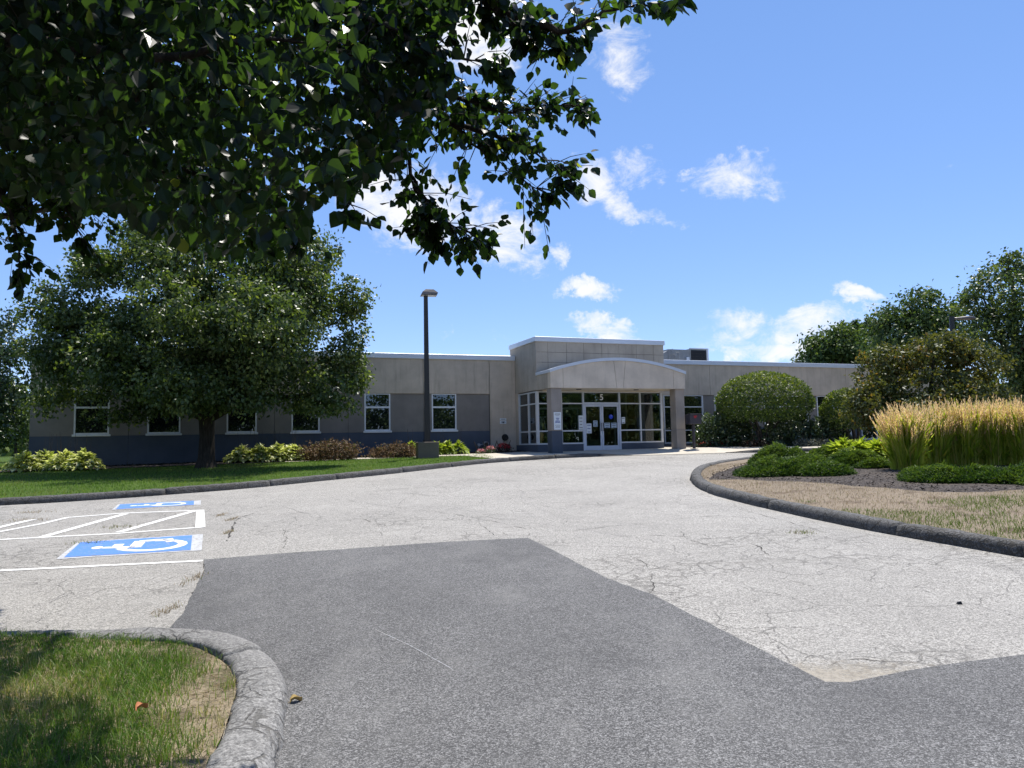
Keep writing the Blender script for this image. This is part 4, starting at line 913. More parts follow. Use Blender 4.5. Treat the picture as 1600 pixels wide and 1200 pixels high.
rows = [(1400, 500, 30, 28, 0), (1425, 480, 22, 26, 0), (1452, 462, 14, 20, 0), (1440, 500, 40, 34, 0), (1395, 535, 34, 40, 0), (1480, 490, 26, 24, 0), (1460, 530, 50, 40, 0), (1470, 505, 14, 10, 0), (1380, 508, 12, 10, 0), (1430, 570, 70, 50, 0)]
b = at(1440, 690, 50); tree('loose_tree', 'loose topped green tree behind the copper shrub, with sky showing through', 'tree', (b[0], 50, float(g(50))), px_lobes(50, rows), 13000, .26, 'leaf_pine', trunk_h=3, base_r=.25, seed=51, sub=6, spread=.32, filt=clear_of_building)
rows = [(1575, 430, 42, 30, 0), (1540, 470, 40, 34, 0), (1590, 480, 60, 50, -1), (1560, 540, 60, 50, -1), (1610, 560, 60, 60, -1.5), (1530, 510, 34, 30, 0), (1590, 620, 70, 50, -1), (1640, 440, 60, 60, 0), (1700, 520, 80, 110, 0), (1583, 405, 14, 12, 0), (1512, 470, 14, 10, 0), (1640, 620, 90, 70, 0)]
b = at(1600, 690, 36); tree('tall_tree', 'tall dark tree filling the right edge of the photo behind the lamp', 'tree', (b[0], 36, float(g(36))), px_lobes(36, rows), 34000, .17, 'leaf_tree', trunk_h=2.5, base_r=.35, seed=52, sub=7, spread=.25, shell=(.3, 1.05), filt=clear_of_building)
rows = [(1380, 580, 38, 38, .4), (1375, 635, 46, 40, 0), (1420, 560, 48, 36, 0), (1470, 555, 50, 34, 0), (1520, 575, 46, 38, 0), (1548, 615, 30, 40, .3), (1450, 610, 80, 55, -.8), (1510, 630, 60, 45, -.6), (1430, 650, 80, 40, -.5), (1355, 620, 24, 26, .2), (1500, 545, 30, 20, 0)]
b = at(1450, 700, 25.5); tree('copper_shrub', 'large bronze green shrub tree behind the tan ornamental grass', 'shrub', (b[0], 25.5, float(g(25.5))+.3), px_lobes(25.5, rows), 26000, .13, 'leaf_copper', trunk_h=.5, base_r=.12, ntarg=9, seed=53, sub=6, spread=.16, shell=(.3, 1.08))
# clipped round trees on stems
def topiary(label, u, v, ru, rv, Y, base_uv, n, seed, mat='leaf_top'):
    r = np.random.default_rng(seed); c = at(u, v, Y); rx = ru/FPX*Y; rz = rv/FPX*Y; bx = at(base_uv[0], base_uv[1], Y); z0 = float(g(Y))+.14
    root = empty('clipped_tree', (bx[0], Y, z0), 0, label, 'tree', 'clipped round trees along the right wing'); off = np.array([bx[0], Y, z0])
    d = unit(r.normal(size=(n, 3))); d[:, 2] = np.where(d[:, 2] < -.35, -.35-.3*r.random(n), d[:, 2])
    wob = 1+.035*np.array([mnoise.noise(Vector(tuple(q*3.5))) for q in d])*2
    q = np.where(r.random(n) < .8, r.uniform(.93, 1.02, n), r.uniform(.7, .95, n))
    P = (c-off)+d*np.array([rx, rx*.8, rz*1.02])*(q*wob)[:, None]
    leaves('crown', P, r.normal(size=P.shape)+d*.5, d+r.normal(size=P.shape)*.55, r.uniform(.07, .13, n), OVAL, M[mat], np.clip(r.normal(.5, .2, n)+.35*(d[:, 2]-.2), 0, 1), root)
    tz = (c-off)[2]-rz*.35
    for k in range(7):
        a = k*.9+.3; e = np.array([math.cos(a)*rx*.5+(c-off)[0], math.sin(a)*rx*.35, tz+.15])
        MB().tube([(math.cos(a)*.12, math.sin(a)*.1, -.05), (math.cos(a)*.2+e[0]*.15, e[1]*.3, tz*.45), tuple(e)], [.07, .055, .03], 7).build('stem', M['bark_grey'], root, smooth=True)
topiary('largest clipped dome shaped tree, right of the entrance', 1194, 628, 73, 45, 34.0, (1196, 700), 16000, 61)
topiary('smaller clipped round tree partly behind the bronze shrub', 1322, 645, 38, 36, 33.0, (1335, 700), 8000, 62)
# broad leaved shrubs
def shrub(label, rows, Y, n, size, mat, seed, base_uv, group=None, tmpl=OVAL, cat='shrub', name='shrub', spread=.14, up=.6, shell=(.6, 1.03), per=12, stems=5, filt=True):
    z = float(g(Y))+.13; b = at(*base_uv, Y); base = (b[0], Y, z); r = np.random.default_rng(seed)
    root = empty(name, base, 0, label, cat, group); off = np.array(base)
    P, ax, nn, v = blob_leaves(r, [(np.array(c)-off, q) for c, q in px_lobes(Y, rows, .9)], n, spread, per, shell, up, .8)
    k = P[:, 2] > -.02
    if filt: k &= clear_of_building(P+off) | ((P+off)[:, 2] < 0)
    P, ax, nn, v = P[k], ax[k], nn[k], v[k]; ax[:, 2] += .5
    leaves('foliage', P, ax, nn, size*r.uniform(.7, 1.25, len(P)), tmpl, M[mat], v, root)
    for k in range(stems):
        a = k*6.28/stems; MB().tube([(.06*math.cos(a), .06*math.sin(a), -.05), (.3*math.cos(a), .25*math.sin(a), .5)], [.025, .012], 5).build('stem', M['bark'], root)
    return root
shrub('large pale tipped evergreen shrub just right of the drop box', [(1122, 668, 28, 22, 0), (1150, 672, 24, 26, .2), (1105, 682, 20, 16, -.2), (1130, 686, 34, 14, -.2), (1165, 680, 16, 18, .3)], 34.6, 7000, .13, 'leaf_rhodo', 71, (1130, 700))
shrub('dark evergreen shrub beneath the right side of the big clipped tree', [(1240, 674, 26, 20, 0), (1215, 682, 26, 18, .2), (1262, 680, 18, 16, 0), (1235, 688, 40, 12, -.2)], 33.8, 6000, .13, 'leaf_rhodo', 72, (1240, 700))
shrub('dark evergreen shrub between the two clipped trees', [(1282, 672, 20, 17, 0), (1300, 684, 26, 15, 0), (1276, 686, 20, 12, 0)], 33.4, 4500, .13, 'leaf_rhodo', 73, (1288, 700))
for i, u in enumerate((1258, 1288)):
    shrub(['left one of two low silvery shrubs at the edge of the right bed', 'right one of two low silvery shrubs at the edge of the right bed'][i], [(u, 694, 16, 6, 0), (u+6, 697, 14, 4, 0)], 32.6, 1500, .09, 'leaf_silver', 74+i, (u, 699), 'low silvery shrubs in the right bed', per=8, spread=.08, stems=3)
for i, u in enumerate((1170, 1188, 1212)):
    shrub(['dark red leaved plant at the foot of the large clipped tree, leftmost', 'small dark plant under the large clipped tree, middle one', 'small dark plant under the large clipped tree, rightmost'][i], [(u, 695, 9, 6, 0)], 33.0, 450, .09, ['leaf_dark', 'leaf_dark', 'leaf_rhodo'][i], 77+i, (u, 700), 'small dark plants under the clipped tree', per=8, spread=.06, stems=2)
# faded brown shrubs and flowers along the left wing
for i, (u, v, ru, rv, Y) in enumerate([(515, 706, 46, 15, 29.2), (618, 708, 34, 9, 30.2)]):
    shrub(['larger faded brown shrub left of the lamp post under the fifth window', 'smaller faded brown shrub just left of the lamp post'][i], [(u, v, ru, rv, 0), (u+10, v-2, ru*.6, rv*1.1, .1), (u-18, v+3, ru*.6, rv*.8, -.1)], Y, 3600, .10, 'leaf_brown', 81+i, (u, 720), 'faded brown shrubs along the left wing', per=10, spread=.12, shell=(.5, 1.1))
for i, (u, v, ru, rv, mat, lab) in enumerate([(787, 700, 10, 6, 'petal_red', 'deep red flowering plant under the hose connection'), (766, 703, 9, 4, 'petal_pink', 'low pink flowering plant by the gas meter'), (752, 706, 6, 3, 'petal_pink', 'smallest pale pink flower clump left of the gas meter')]):
    p0 = BO; Y = 32.3-.25*i
    e = shrub(lab, [(u, v+2, ru, rv, 0)], Y, 500, .07, 'leaf_dark' if i == 0 else 'leaf_rhodo', 85+i, (u, 709), 'flowers beside the entrance pier', per=8, spread=.06, cat='flower', name='flower_plant', stems=2)
    r = np.random.default_rng(90+i); c = at(u, v, Y)-np.array(e.location); n = 170
    d = unit(r.normal(size=(n, 3))); d[:, 2] = abs(d[:, 2]); P = c+d*np.array([ru/FPX*Y, .22, rv/FPX*Y*1.2])
    leaves('blossoms', P, r.normal(size=P.shape), d+r.normal(size=P.shape)*.3, r.uniform(.05, .09, n), OVAL, M[mat], r.random(n), e)
for i, u in enumerate((1101, 1126)):
    c = at(u, 696, 34.0); e = empty('flower_plant', (c[0], 34.0, float(g(34))+.14), 0, ['coral flower clump nearest the drop box', 'coral flower clump in front of the pale tipped shrub'][i], 'flower', 'coral flowers in the right bed')
    r = np.random.default_rng(95+i); P = r.normal(size=(110, 3))*np.array([.16, .12, .03])+[0, 0, .16]; leaves('blossoms', P, r.normal(size=P.shape), r.normal(size=P.shape)+[0, 0, 1], r.uniform(.05, .08, 110), OVAL, M['petal_coral'], r.random(110), e)
    P = r.normal(size=(150, 3))*np.array([.18, .14, .04])+[0, 0, .08]; leaves('foliage', P, r.normal(size=P.shape), r.normal(size=P.shape), r.uniform(.06, .1, 150), OVAL, M['leaf_rhodo'], r.random(150), e)
# hostas: arching rosettes, leaf by leaf, with thin flower stalks
def rosette(name, label, cat, group, pos, R, H, n, L, mat, seed, tmpl, scapes=4, vlo=.15):
    r = np.random.default_rng(seed); e = empty(name, pos, r.uniform(0, 6), label, cat, group)
    th = r.uniform(0, 6.283, n); q = r.uniform(0, 1, n)**.6
    rad = R*q; z = H*(1-.75*q**1.6)*r.uniform(.75, 1.1, n)
    P = np.stack([np.cos(th)*(rad-L*.5), np.sin(th)*(rad-L*.5), z], 1)
    out = np.stack([np.cos(th), np.sin(th), np.zeros(n)], 1)
    ax = out*(.55+.5*q[:, None])+np.array([0, 0, 1])*(.75-1.25*q)[:, None]+r.normal(0, .2, (n, 3))
    nn = out*.35+np.array([0, 0, 1])+r.normal(0, .25, (n, 3))
    leaves('leaves', P, ax, nn, L*r.uniform(.75, 1.2, n), tmpl, M[mat], np.clip(vlo+r.random(n)*.9, 0, 1), e)
    if scapes:
        m = MB()
        for k in range(scapes):
            a = r.uniform(0, 6.28); x = .3*R*math.cos(a); y = .3*R*math.sin(a); h = H*r.uniform(1.9, 2.6)
            m.tube([(x, y, H*.4), (x*1.5, y*1.5, h)], [.008, .004], 4)
        m.build('flower_stalks', M['bark_grey'], e, kind='stuff')
    return e
hp = [(38, 739, 0), (70, 737, 0), (101, 737, 0), (130, 737, 0), (378, 724, 1), (405, 723, 1), (432, 722, 1), (457, 721, 1)]
ordn = ['leftmost', 'second from left', 'third from left', 'rightmost']
for i, (u, v, k) in enumerate(hp):
    p = G(u, v-3, H_L+.02); s_, d_ = sd_of(p); d_ = max(d_, 1.45); q = bp(s_, d_); z = float(g(q[1]))+H_L+.01
    rosette('hosta', ordn[i % 4]+(' variegated hosta in the far left bed by the building corner' if k == 0 else ' variegated hosta in the bed right of the shade tree trunk'), 'hosta', 'variegated hostas along the left wing', (q[0], q[1], z), .64, .52 if k == 0 else .48, 420, .24, 'leaf_hosta', 100+i, OVAL, 5, .28)
for i, (u, v) in enumerate([(652, 713), (695, 712), (716, 712), (733, 711)]):
    p = G(u, v, H_L+.02); s_, d_ = sd_of(p); d_ = min(max(d_, 1.0), 1.25); q = bp(s_, d_); z = float(g(q[1]))+H_L+.01
    rosette('yellow_hosta', ['yellow green hosta just left behind the lamp base', 'yellow green hosta just right of the lamp base', 'middle yellow green hosta right of the lamp base', 'rightmost yellow green hosta, nearest the gas meter'][i], 'hosta', 'yellow green hostas by the lamp post', (q[0], q[1], z), .42, .42, 190, .24, 'leaf_yellow', 120+i, LANCE if i % 2 else OVAL, 3)

# low plants of the island
def juniper(label, rows, seed, h0=.24):
    r = np.random.default_rng(seed); allP = []; allA = []; allN = []; allV = []
    c0 = G(rows[0][0], rows[0][1], h0); root = empty('juniper', tuple(c0), 0, label, 'juniper', 'spreading junipers on the island')
    for (u, v, ru, hgt, n) in rows:
        c = G(u, v, h0); rx = ru/FPX*c[1]; ry = rx*.75
        a = r.uniform(0, 6.283, n); q = np.sqrt(r.random(n)); x = np.cos(a)*q*rx; y = np.sin(a)*q*ry
        lump = np.array([mnoise.noise(Vector((c[0]+xx, c[1]+yy, seed))*2.2) for xx, yy in zip(x, y)])
        lump2 = np.array([mnoise.noise(Vector((c[0]+xx, c[1]+yy, seed+9))*6.5) for xx, yy in zip(x, y)])
        z = .66*hgt*(1-q**2.4)*(1+.7*lump+.45*lump2)+.02+r.uniform(-.04, .05, n)*(1-q*.5)
        base = np.stack([c[0]+x, c[1]+y, isl_h(c[0]+x, c[1]+y)+np.maximum(z, .0)], 1)
        out = np.stack([np.cos(a), np.sin(a), np.full(n, .35)], 1)+r.normal(0, .5, (n, 3))
        # each spray: a fan of fine scale-leaf twigs
        for k in range(6):
            allP.append(base+r.normal(0, .022, (n, 3))); allA.append(out+r.normal(0, .38, (n, 3))); allN.append(r.normal(size=(n, 3))+[0, 0, .8]); allV.append(np.clip(.48+lump*.5+lump2*.5+r.normal(0, .2, n)+.25*(z/hgt-.6), 0, 1))
    P = np.concatenate(allP)-np.array(c0); V = np.concatenate(allV)
    leaves('foliage', P, np.concatenate(allA), np.concatenate(allN), r.uniform(.05, .10, len(P)), LANCE, M['juniper'], V, root)
juniper('large spreading juniper mound at the left tip of the island', [(1235, 738, 82, .42, 5200), (1218, 722, 46, .50, 2200), (1290, 742, 42, .26, 1500), (1180, 737, 30, .22, 800)], 131)
juniper('spreading juniper behind the largest one, left of the tan grass', [(1335, 728, 48, .34, 3000), (1300, 716, 40, .32, 1800), (1365, 733, 26, .18, 700)], 132)
juniper('flat spreading juniper in front of the tan grass at the right edge', [(1500, 752, 85, .26, 6500), (1590, 755, 70, .30, 4500), (1450, 748, 40, .17, 1500), (1680, 760, 80, .28, 3500)], 133)
for i, (u, v) in enumerate([(1318, 714), (1345, 715), (1372, 716), (1395, 716)]):
    p = G(u, v, .28); rosette('daylily', ordn[i]+' bright yellow green grassy plant behind the junipers', 'daylily', 'bright yellow green plants behind the junipers', (p[0], p[1], float(isl_h(p[0], p[1])[0])), .62, .34, 520, .36, 'leaf_yellow', 140+i, LANCE, 0, .2)
def reed_clump(label, u, v, R, H, n, seed, lean=.0):
    r = np.random.default_rng(seed); c = G(u, v, .28); z0 = float(isl_h(c[0], c[1])[0]); e = empty('feather_reed_grass', (c[0], c[1], z0), 0, label, 'ornamental grass', 'tan plumed ornamental grass clumps on the island')
    a = r.uniform(0, 6.283, n); q = np.sqrt(r.random(n)); bx = np.cos(a)*q*R*.55; by = np.sin(a)*q*R*.5
    h = H*(.84+.11*r.normal(size=n)).clip(.5, 1.1)*(1-.10*q); lx = np.cos(a)*q*(R*.42)+r.normal(0, .05, n)+lean; ly = np.sin(a)*q*R*.4+r.normal(0, .05, n)
    yaw = r.uniform(0, 3.14, n); wx = np.cos(yaw)*.0055; wy = np.sin(yaw)*.0055
    V = []; seg = 4
    for k in range(seg+1):
        t = k/seg; w = 1-.55*t; X = bx+lx*t**1.7; Y_ = by+ly*t**1.7; Z = h*t
        V.append(np.stack([X-wx*w, Y_-wy*w, Z], 1)); V.append(np.stack([X+wx*w, Y_+wy*w, Z], 1))
    V = np.stack(V, 1).reshape(-1, 3); m = 2*(seg+1)
    L = np.array([[2*k, 2*k+1, 2*k+3, 2*k+2] for k in range(seg)]); L = (L[None]+(np.arange(n)*m)[:, None, None]).ravel()
    vv = np.repeat(np.clip(r.normal(.62, .2, n), 0, 1), m); mesh_np('stems', V, L, 4, M['reed'], vv, e, 'stuff')
    # plumes: slender spindles made of seed tufts
    top = np.stack([bx+lx, by+ly, h], 1); dirv = unit(np.stack([lx*1.7, ly*1.7, h], 1)); P = []; A = []; NN = []; Vv = []; Sz = []
    sel = r.random(n) < .72; top = top[sel]; dirv = dirv[sel]; k = len(top)
    for j in range(13):
        t = j/13; PL = .30; off_ = unit(r.normal(size=(k, 3)))*(.011*(1-abs(t-.4)))
        P.append(top-dirv*PL*(1-t)*.95+off_+dirv*.05); A.append(dirv*1.6+off_*25+r.normal(0, .18, (k, 3))); NN.append(r.normal(size=(k, 3))); Vv.append(np.clip(r.normal(.55, .22, k), 0, 1)); Sz.append(r.uniform(.045, .075, k))
    leaves('plumes', np.concatenate(P), np.concatenate(A), np.concatenate(NN), np.concatenate(Sz), LANCE, M['plume'], np.concatenate(Vv), e)
    # arching basal leaves
    nb = int(n*1.3); a = r.uniform(0, 6.283, nb); q = r.uniform(.2, 1, nb); P = np.stack([np.cos(a)*R*.4*q, np.sin(a)*R*.4*q, r.uniform(.0, .6*H, nb)], 1)
    ax = np.stack([np.cos(a)*.4, np.sin(a)*.4, np.full(nb, 1.0)], 1)+r.normal(0, .22, (nb, 3))
    leaves('leaves', P, ax, r.normal(size=(nb, 3)), r.uniform(.3, .6, nb), (LANCE[0]*np.array([.14, 1, 1]), LANCE[1]), M['reed'], np.clip(r.normal(.42, .25, nb), 0, 1), e)
for i, (u, v, R, H, n, ln) in enumerate([(1418, 733, .62, 1.36, 1050, -.06), (1462, 728, .52, 1.44, 850, 0), (1508, 727, .62, 1.48, 1050, .0), (1556, 727, .56, 1.48, 950, .02), (1604, 728, .62, 1.46, 1000, .02), (1662, 729, .6, 1.45, 700, 0), (1440, 719, .6, 1.45, 700, 0), (1530, 718, .6, 1.5, 700, 0), (1600, 718, .6, 1.48, 600, 0)]):
    n = int(n*.62); reed_clump(['leftmost clump of tan plumed ornamental grass, leaning left', 'second front clump of tan ornamental grass from the left', 'third front clump of tan ornamental grass from the left', 'fourth front clump of tan ornamental grass from the left', 'front clump of tan ornamental grass cut by the right edge of the photo', 'tan ornamental grass clump just beyond the right edge', 'back row tan grass clump behind the leftmost ones', 'back row tan grass clump behind the middle ones', 'back row tan grass clump at the right edge'][i], u, v, R, H, n, 150+i, ln)

# ------------------------------------------------------------------ grass blades, chips, weeds
def blades(name, P, h, w, v, mat, r, parent=None, lean=.5, kind='stuff'):
    n = len(P); a = r.uniform(0, 6.283, n); yaw = r.uniform(0, 3.1416, n); l = r.uniform(.1, 1, n)*lean*h
    W_ = np.stack([np.cos(yaw), np.sin(yaw), np.zeros(n)], 1)*(w/2)[:, None]; D = np.stack([np.cos(a)*l, np.sin(a)*l, np.zeros(n)], 1); Z = np.array([0, 0, 1.])
    m = P+D*.3+Z*(h*.55)[:, None]; t = P+D+Z*(h*(1-.25*(l/h)))[:, None]
    V = np.stack([P-W_, P+W_, m-W_*.75, m+W_*.75, t], 1).reshape(-1, 3); b = (np.arange(n)*5)[:, None]
    L = (np.array([[0, 1, 3, 2]])+b).ravel(); L3 = (np.array([[2, 3, 4]])+b)
    L = np.concatenate([np.stack([b[:, 0], b[:, 0]+1, b[:, 0]+3], 1), np.stack([b[:, 0], b[:, 0]+3, b[:, 0]+2], 1), L3]).ravel()
    return mesh_np(name, V, L, 3, M[mat], np.repeat(v, 5), parent, kind)
def nzv(P, s, o=0): return np.array([mnoise.noise(Vector((x*s+o, y*s, o))) for x, y in P[:, :2]])
r = np.random.default_rng(200)
# near lawn
n = 90000; P = np.stack([r.uniform(-5.6, -1.2, n), 3.0+3.1*r.random(n)**1.0, np.zeros(n)], 1); P = P[in_poly(P[:, 0], P[:, 1], near_poly)]
dk = dist_to(resample(KE, .1), P[:, 0], P[:, 1]); nb = nzv(P, 1.5, 3); nb2 = nzv(P, 7, 5); edge = dk-.30
top_edge = sst(P[:, 1], 5.15, 5.5)
bare = sst(-(edge-.50-.4*nb)+.0, 0, .5)*(1-.85*top_edge*(P[:, 0] < -2.3)); tuft = nb2 > .28
keep = (r.random(len(P)) > bare*.93) | (tuft & (r.random(len(P)) > .35)); P = P[keep]; nb = nb[keep]; nb2 = nb2[keep]; bare = bare[keep]; te = top_edge[keep]
P[:, 2] = near_h(P[:, 0], P[:, 1])-.005
dry = np.clip(.36+.55*nzv(P, .9, 9)+.25*nb2+.22*r.normal(size=len(P))+.3*bare-.2*te, 0, 1)
blades('lawn_grass_near', P, r.uniform(.04, .10, len(P))*(1-.25*te)*(1+.4*nb2), r.uniform(.003, .0055, len(P)), dry, 'grass', r, lean=1.1)
# thatch lying flat on the bare strip
n = 16000; P = np.stack([r.uniform(-4.2, -1.2, n), 3.0+3.0*r.random(n), np.zeros(n)], 1); P = P[in_poly(P[:, 0], P[:, 1], near_poly)]; P[:, 2] = near_h(P[:, 0], P[:, 1])+.004
A = r.normal(size=P.shape)*np.array([1, 1, .12]); leaves('dead_thatch', P, A, np.tile([0, 0, 1.], (len(P), 1))+r.normal(size=P.shape)*.4, r.uniform(.02, .06, len(P)), (LANCE[0]*np.array([.35, 1, .5]), LANCE[1]), M['straw'], r.uniform(.4, 1, len(P)), None)
# left lawn
n = 110000; P = np.stack([r.uniform(-24, -.6, n), r.uniform(9, 31, n), np.zeros(n)], 1); P = P[in_poly(P[:, 0], P[:, 1], lawn_poly)]
s_ = (P-BO)@bu; d_ = (P-BO)@bn; P = P[(d_ > 2.45) | (s_ < -19.3)]; P[:, 2] = lawn_h(P[:, 0], P[:, 1])-.01
blades('lawn_grass_left', P, r.uniform(.04, .085, len(P)), r.uniform(.008, .014, len(P)), np.clip(.40+.35*nzv(P, .5, 2)+.12*r.normal(size=len(P)), 0, .72), 'grass', r, lean=.6)
# island dry grass, with green along the kerb at the right
n = 125000; P = np.stack([r.uniform(3.8, 13.5, n), r.uniform(7, 22, n), np.zeros(n)], 1); P = P[in_poly(P[:, 0], P[:, 1], isl_poly)]; P = P[~in_poly(P[:, 0], P[:, 1], [tuple(q) for q in mul])]
P[:, 2] = isl_h(P[:, 0], P[:, 1])-.01; dk = dist_to(KIr, P[:, 0], P[:, 1])
gr = sst(nzv(P, .8, 4)+.35*nzv(P, 3.5, 8)+.75*sst(-P[:, 1], -12.8, -10)+.5*sst(-dk, -1.1, -.4)*sst(-P[:, 1], -14, -12.5)-.25*sst(P[:, 1], 13, 15), .30, .6)
kk = r.random(len(P)) < .55+.45*gr; P = P[kk]; gr = gr[kk]
blades('island_grass', P, r.uniform(.03, .065, len(P))*(1+.4*gr), r.uniform(.004, .009, len(P)), np.clip(.72+.2*r.normal(size=len(P))-.62*gr, 0, 1), 'straw', r, lean=1.2)
# bark chips
n = 9000; u_ = r.uniform(3.9, 12, n); w_ = r.uniform(12, 22, n); k = in_poly(u_, w_, [tuple(q) for q in mul]); P = np.stack([u_[k], w_[k], np.zeros(k.sum())], 1); P[:, 2] = isl_h(P[:, 0], P[:, 1])+.028
leaves('bark_chips', P, r.normal(size=P.shape)*np.array([1, 1, .25]), r.normal(size=P.shape)*.5+[0, 0, 1], r.uniform(.03, .08, len(P)), (OVAL[0]*np.array([.6, 1, 1]), OVAL[1]), M['chip'], r.random(len(P))**2, None)
n = 5000; s_ = r.uniform(-19.3, 0, n); d_ = r.uniform(.1, 1.4, n); P = BO+bu*s_[:, None]+bn*d_[:, None]; P[:, 2] = g(P[:, 1])+H_L+.028
leaves('bark_chips', P, r.normal(size=P.shape)*np.array([1, 1, .25]), r.normal(size=P.shape)*.5+[0, 0, 1], r.uniform(.04, .09, n), (OVAL[0]*np.array([.6, 1, 1]), OVAL[1]), M['chip'], r.random(n)**2, None)
# weeds in the cracks
wd = [(1252, 833, .10, 'small weed tuft alone on the old asphalt near the island kerb'), (362, 812, .10, 'weed line in the crack right of the hatched aisle, upper part'), (358, 832, .08, 'dry weed in the crack above the patch corner'), (303, 905, .12, 'dry weed tuft at the left edge of the new patch'), (258, 956, .10, 'small weed by the lower left edge of the patch'), (40, 813, .22, 'dry weed growing through the stall line near the left edge'), (140, 849, .12, 'green weed growing over the blue parking symbol'), (185, 824, .14, 'weed growing between the hatched aisle lines'), (52, 801, .16, 'brown weed patch near the lawn kerb'), (346, 805, .09, 'tiny dry weed right of the aisle end bar')]
for i, (u, v, R, lab) in enumerate(wd):
    p = G(u, v); e = empty('weed_tuft', tuple(p), 0, lab, 'weed', 'weeds in the pavement cracks'); n = int(60+300*R); q = r.normal(size=(n, 3))*(np.array([R*.35, R*1.3, 0]) if i in (1, 2, 3, 4, 9) else np.array([R, R*.6, 0]))
    q[:, 2] = g(q[:, 1]+p[1])-p[2]
    blades('blades', q, r.uniform(.02, .06, n), r.uniform(.004, .008, n), np.clip(r.normal(.35 if i in (0, 6, 7) else .72, .2, n), 0, 1), 'straw', r, e, 1.6)
# small things lying about
p = G(463, 1098); e = empty('dry_leaf', tuple(p), .6, 'curled yellow dry leaf lying on the asphalt against the near kerb', 'leaf')
V = []; nn_ = 7
for i in range(nn_+1):
    for j in range(5):
        t = i/nn_; s_ = (j-2)/2; w = .032*math.sin(math.pi*min(1, t*.9+.08)); V.append((t*.07-.035, s_*w*.8, .006+.022*s_*s_+.012*math.sin(t*5)+.01*t))
F = [(i*5+j, i*5+j+1, (i+1)*5+j+1, (i+1)*5+j) for i in range(nn_) for j in range(4)]
dl = Mat('dry_yellow_leaf'); dl.set(dl.mix(dl.noise(40, 4), (.55, .42, .16), (.22, .13, .05)), .7, .2); MB().add(V, F).build('leaf_blade', dl.m, e, smooth=True); MB().tube([(-.04, 0, .01), (-.075, .01, .004)], .0015, 4).build('stalk', dl.m, e)
p = G(222, 1110, .14); e = empty('dry_leaf', tuple(p), 1.1, 'orange dry leaf lying on the near lawn', 'leaf'); ol = Mat('orange_leaf'); ol.set(ol.mix(ol.noise(60, 4), (.5, .2, .08), (.33, .12, .05)), .6, .3); MB().add([(a*1.0, b, c+.0) for a, b, c in V], F).build('leaf_blade', ol.m, e, smooth=True)
p = G(1499, 944); MBs = MB().add([(-.02, -.015, 0), (.02, -.012, 0), (.024, .014, 0), (-.016, .018, 0), (-.012, -.01, .02), (.013, -.008, .024), (.014, .01, .02), (-.01, .012, .017)], [(0,3,2,1),(4,5,6,7),(0,1,5,4),(1,2,6,5),(2,3,7,6),(3,0,4,7)])
o = MBs.build('pebble', M['black']); o.location = tuple(p+np.array([0, 0, .001])); tag(o, 'small black pebble alone on the old asphalt at right', 'stone')
p = G(650, 990); o = MBs.build('pebble', M['black']); 
p = G(1378+0, 1010); bpy.data.objects.remove(o)

# ------------------------------------------------------------------ the overhanging tree near the camera
r = np.random.default_rng(400)
TB = np.array([-6.1, 5.1, float(g(5.1))+.08]); ov = empty('overhanging_tree', tuple(TB), 0, 'overhanging tree whose broad heart shaped leaves fill the upper left of the photo', 'tree')
def pxp(*rows): return [at(u, v, Y) for u, v, Y in rows]
top = TB+np.array([.1, .1, 2.3])
MB().tube([(0, 0, -.15), (0, 0, .1), (.02, 0, .8), (.06, .05, 1.6), (.1, .1, 2.5)], [.34, .26, .2, .18, .19], 14, False).build('trunk', M['bark'], ov, smooth=True)
paths = {
 'A': pxp((-330, 330, 5.4), (0, 190, 5.3), (250, 150, 4.9), (450, 165, 4.6), (600, 145, 4.5), (700, 190, 4.4), (765, 245, 4.35), (850, 300, 4.3)),
 'A2': pxp((600, 145, 4.5), (700, 150, 4.5), (790, 175, 4.5), (850, 165, 4.5), (905, 165, 4.5)),
 'A3': pxp((700, 190, 4.4), (780, 215, 4.3), (845, 245, 4.25), (880, 275, 4.2)),
 'B': pxp((520, 155, 4.6), (620, 220, 4.4), (648, 285, 4.35), (690, 340, 4.3), (740, 365, 4.3)),
 'B2': pxp((648, 285, 4.35), (668, 330, 4.3), (672, 368, 4.3)),
 'C': pxp((-300, -150, 4.6), (200, -180, 4.2), (560, -140, 3.8), (700, -50, 3.6), (800, 25, 3.5), (890, 45, 3.4), (960, 15, 3.35), (1040, 8, 3.3)),
 'C2': pxp((700, -50, 3.6), (780, 20, 3.5), (830, 60, 3.5), (870, 75, 3.5)),
 'D': pxp((-300, 250, 5.2), (-80, 260, 4.9), (0, 300, 4.7), (25, 370, 4.6), (30, 420, 4.6)),
 'D2': pxp((-80, 260, 4.9), (60, 290, 4.7), (110, 340, 4.6), (125, 370, 4.6)),
 'E': pxp((0, 190, 5.3), (220, 250, 4.9), (330, 325, 4.7), (395, 368, 4.6)),
 'E2': pxp((220, 250, 4.9), (380, 290, 4.4), (455, 340, 4.2), (465, 370, 4.2)),
 'G': pxp((450, 165, 4.6), (530, 240, 4.0), (545, 300, 3.6), (540, 330, 3.3)),
 'H': pxp((350, -60, 3.6), (560, 20, 3.4), (680, 80, 3.3), (760, 95, 3.3)),
 'I': pxp((-300, 60, 4.0), (0, 60, 3.7), (250, 90, 3.4), (420, 60, 3.2), (560, 90, 3.1)),
 'J': pxp((-300, 400, 6.6), (50, 330, 6.4), (250, 340, 6.2), (350, 390, 6.1)),
}
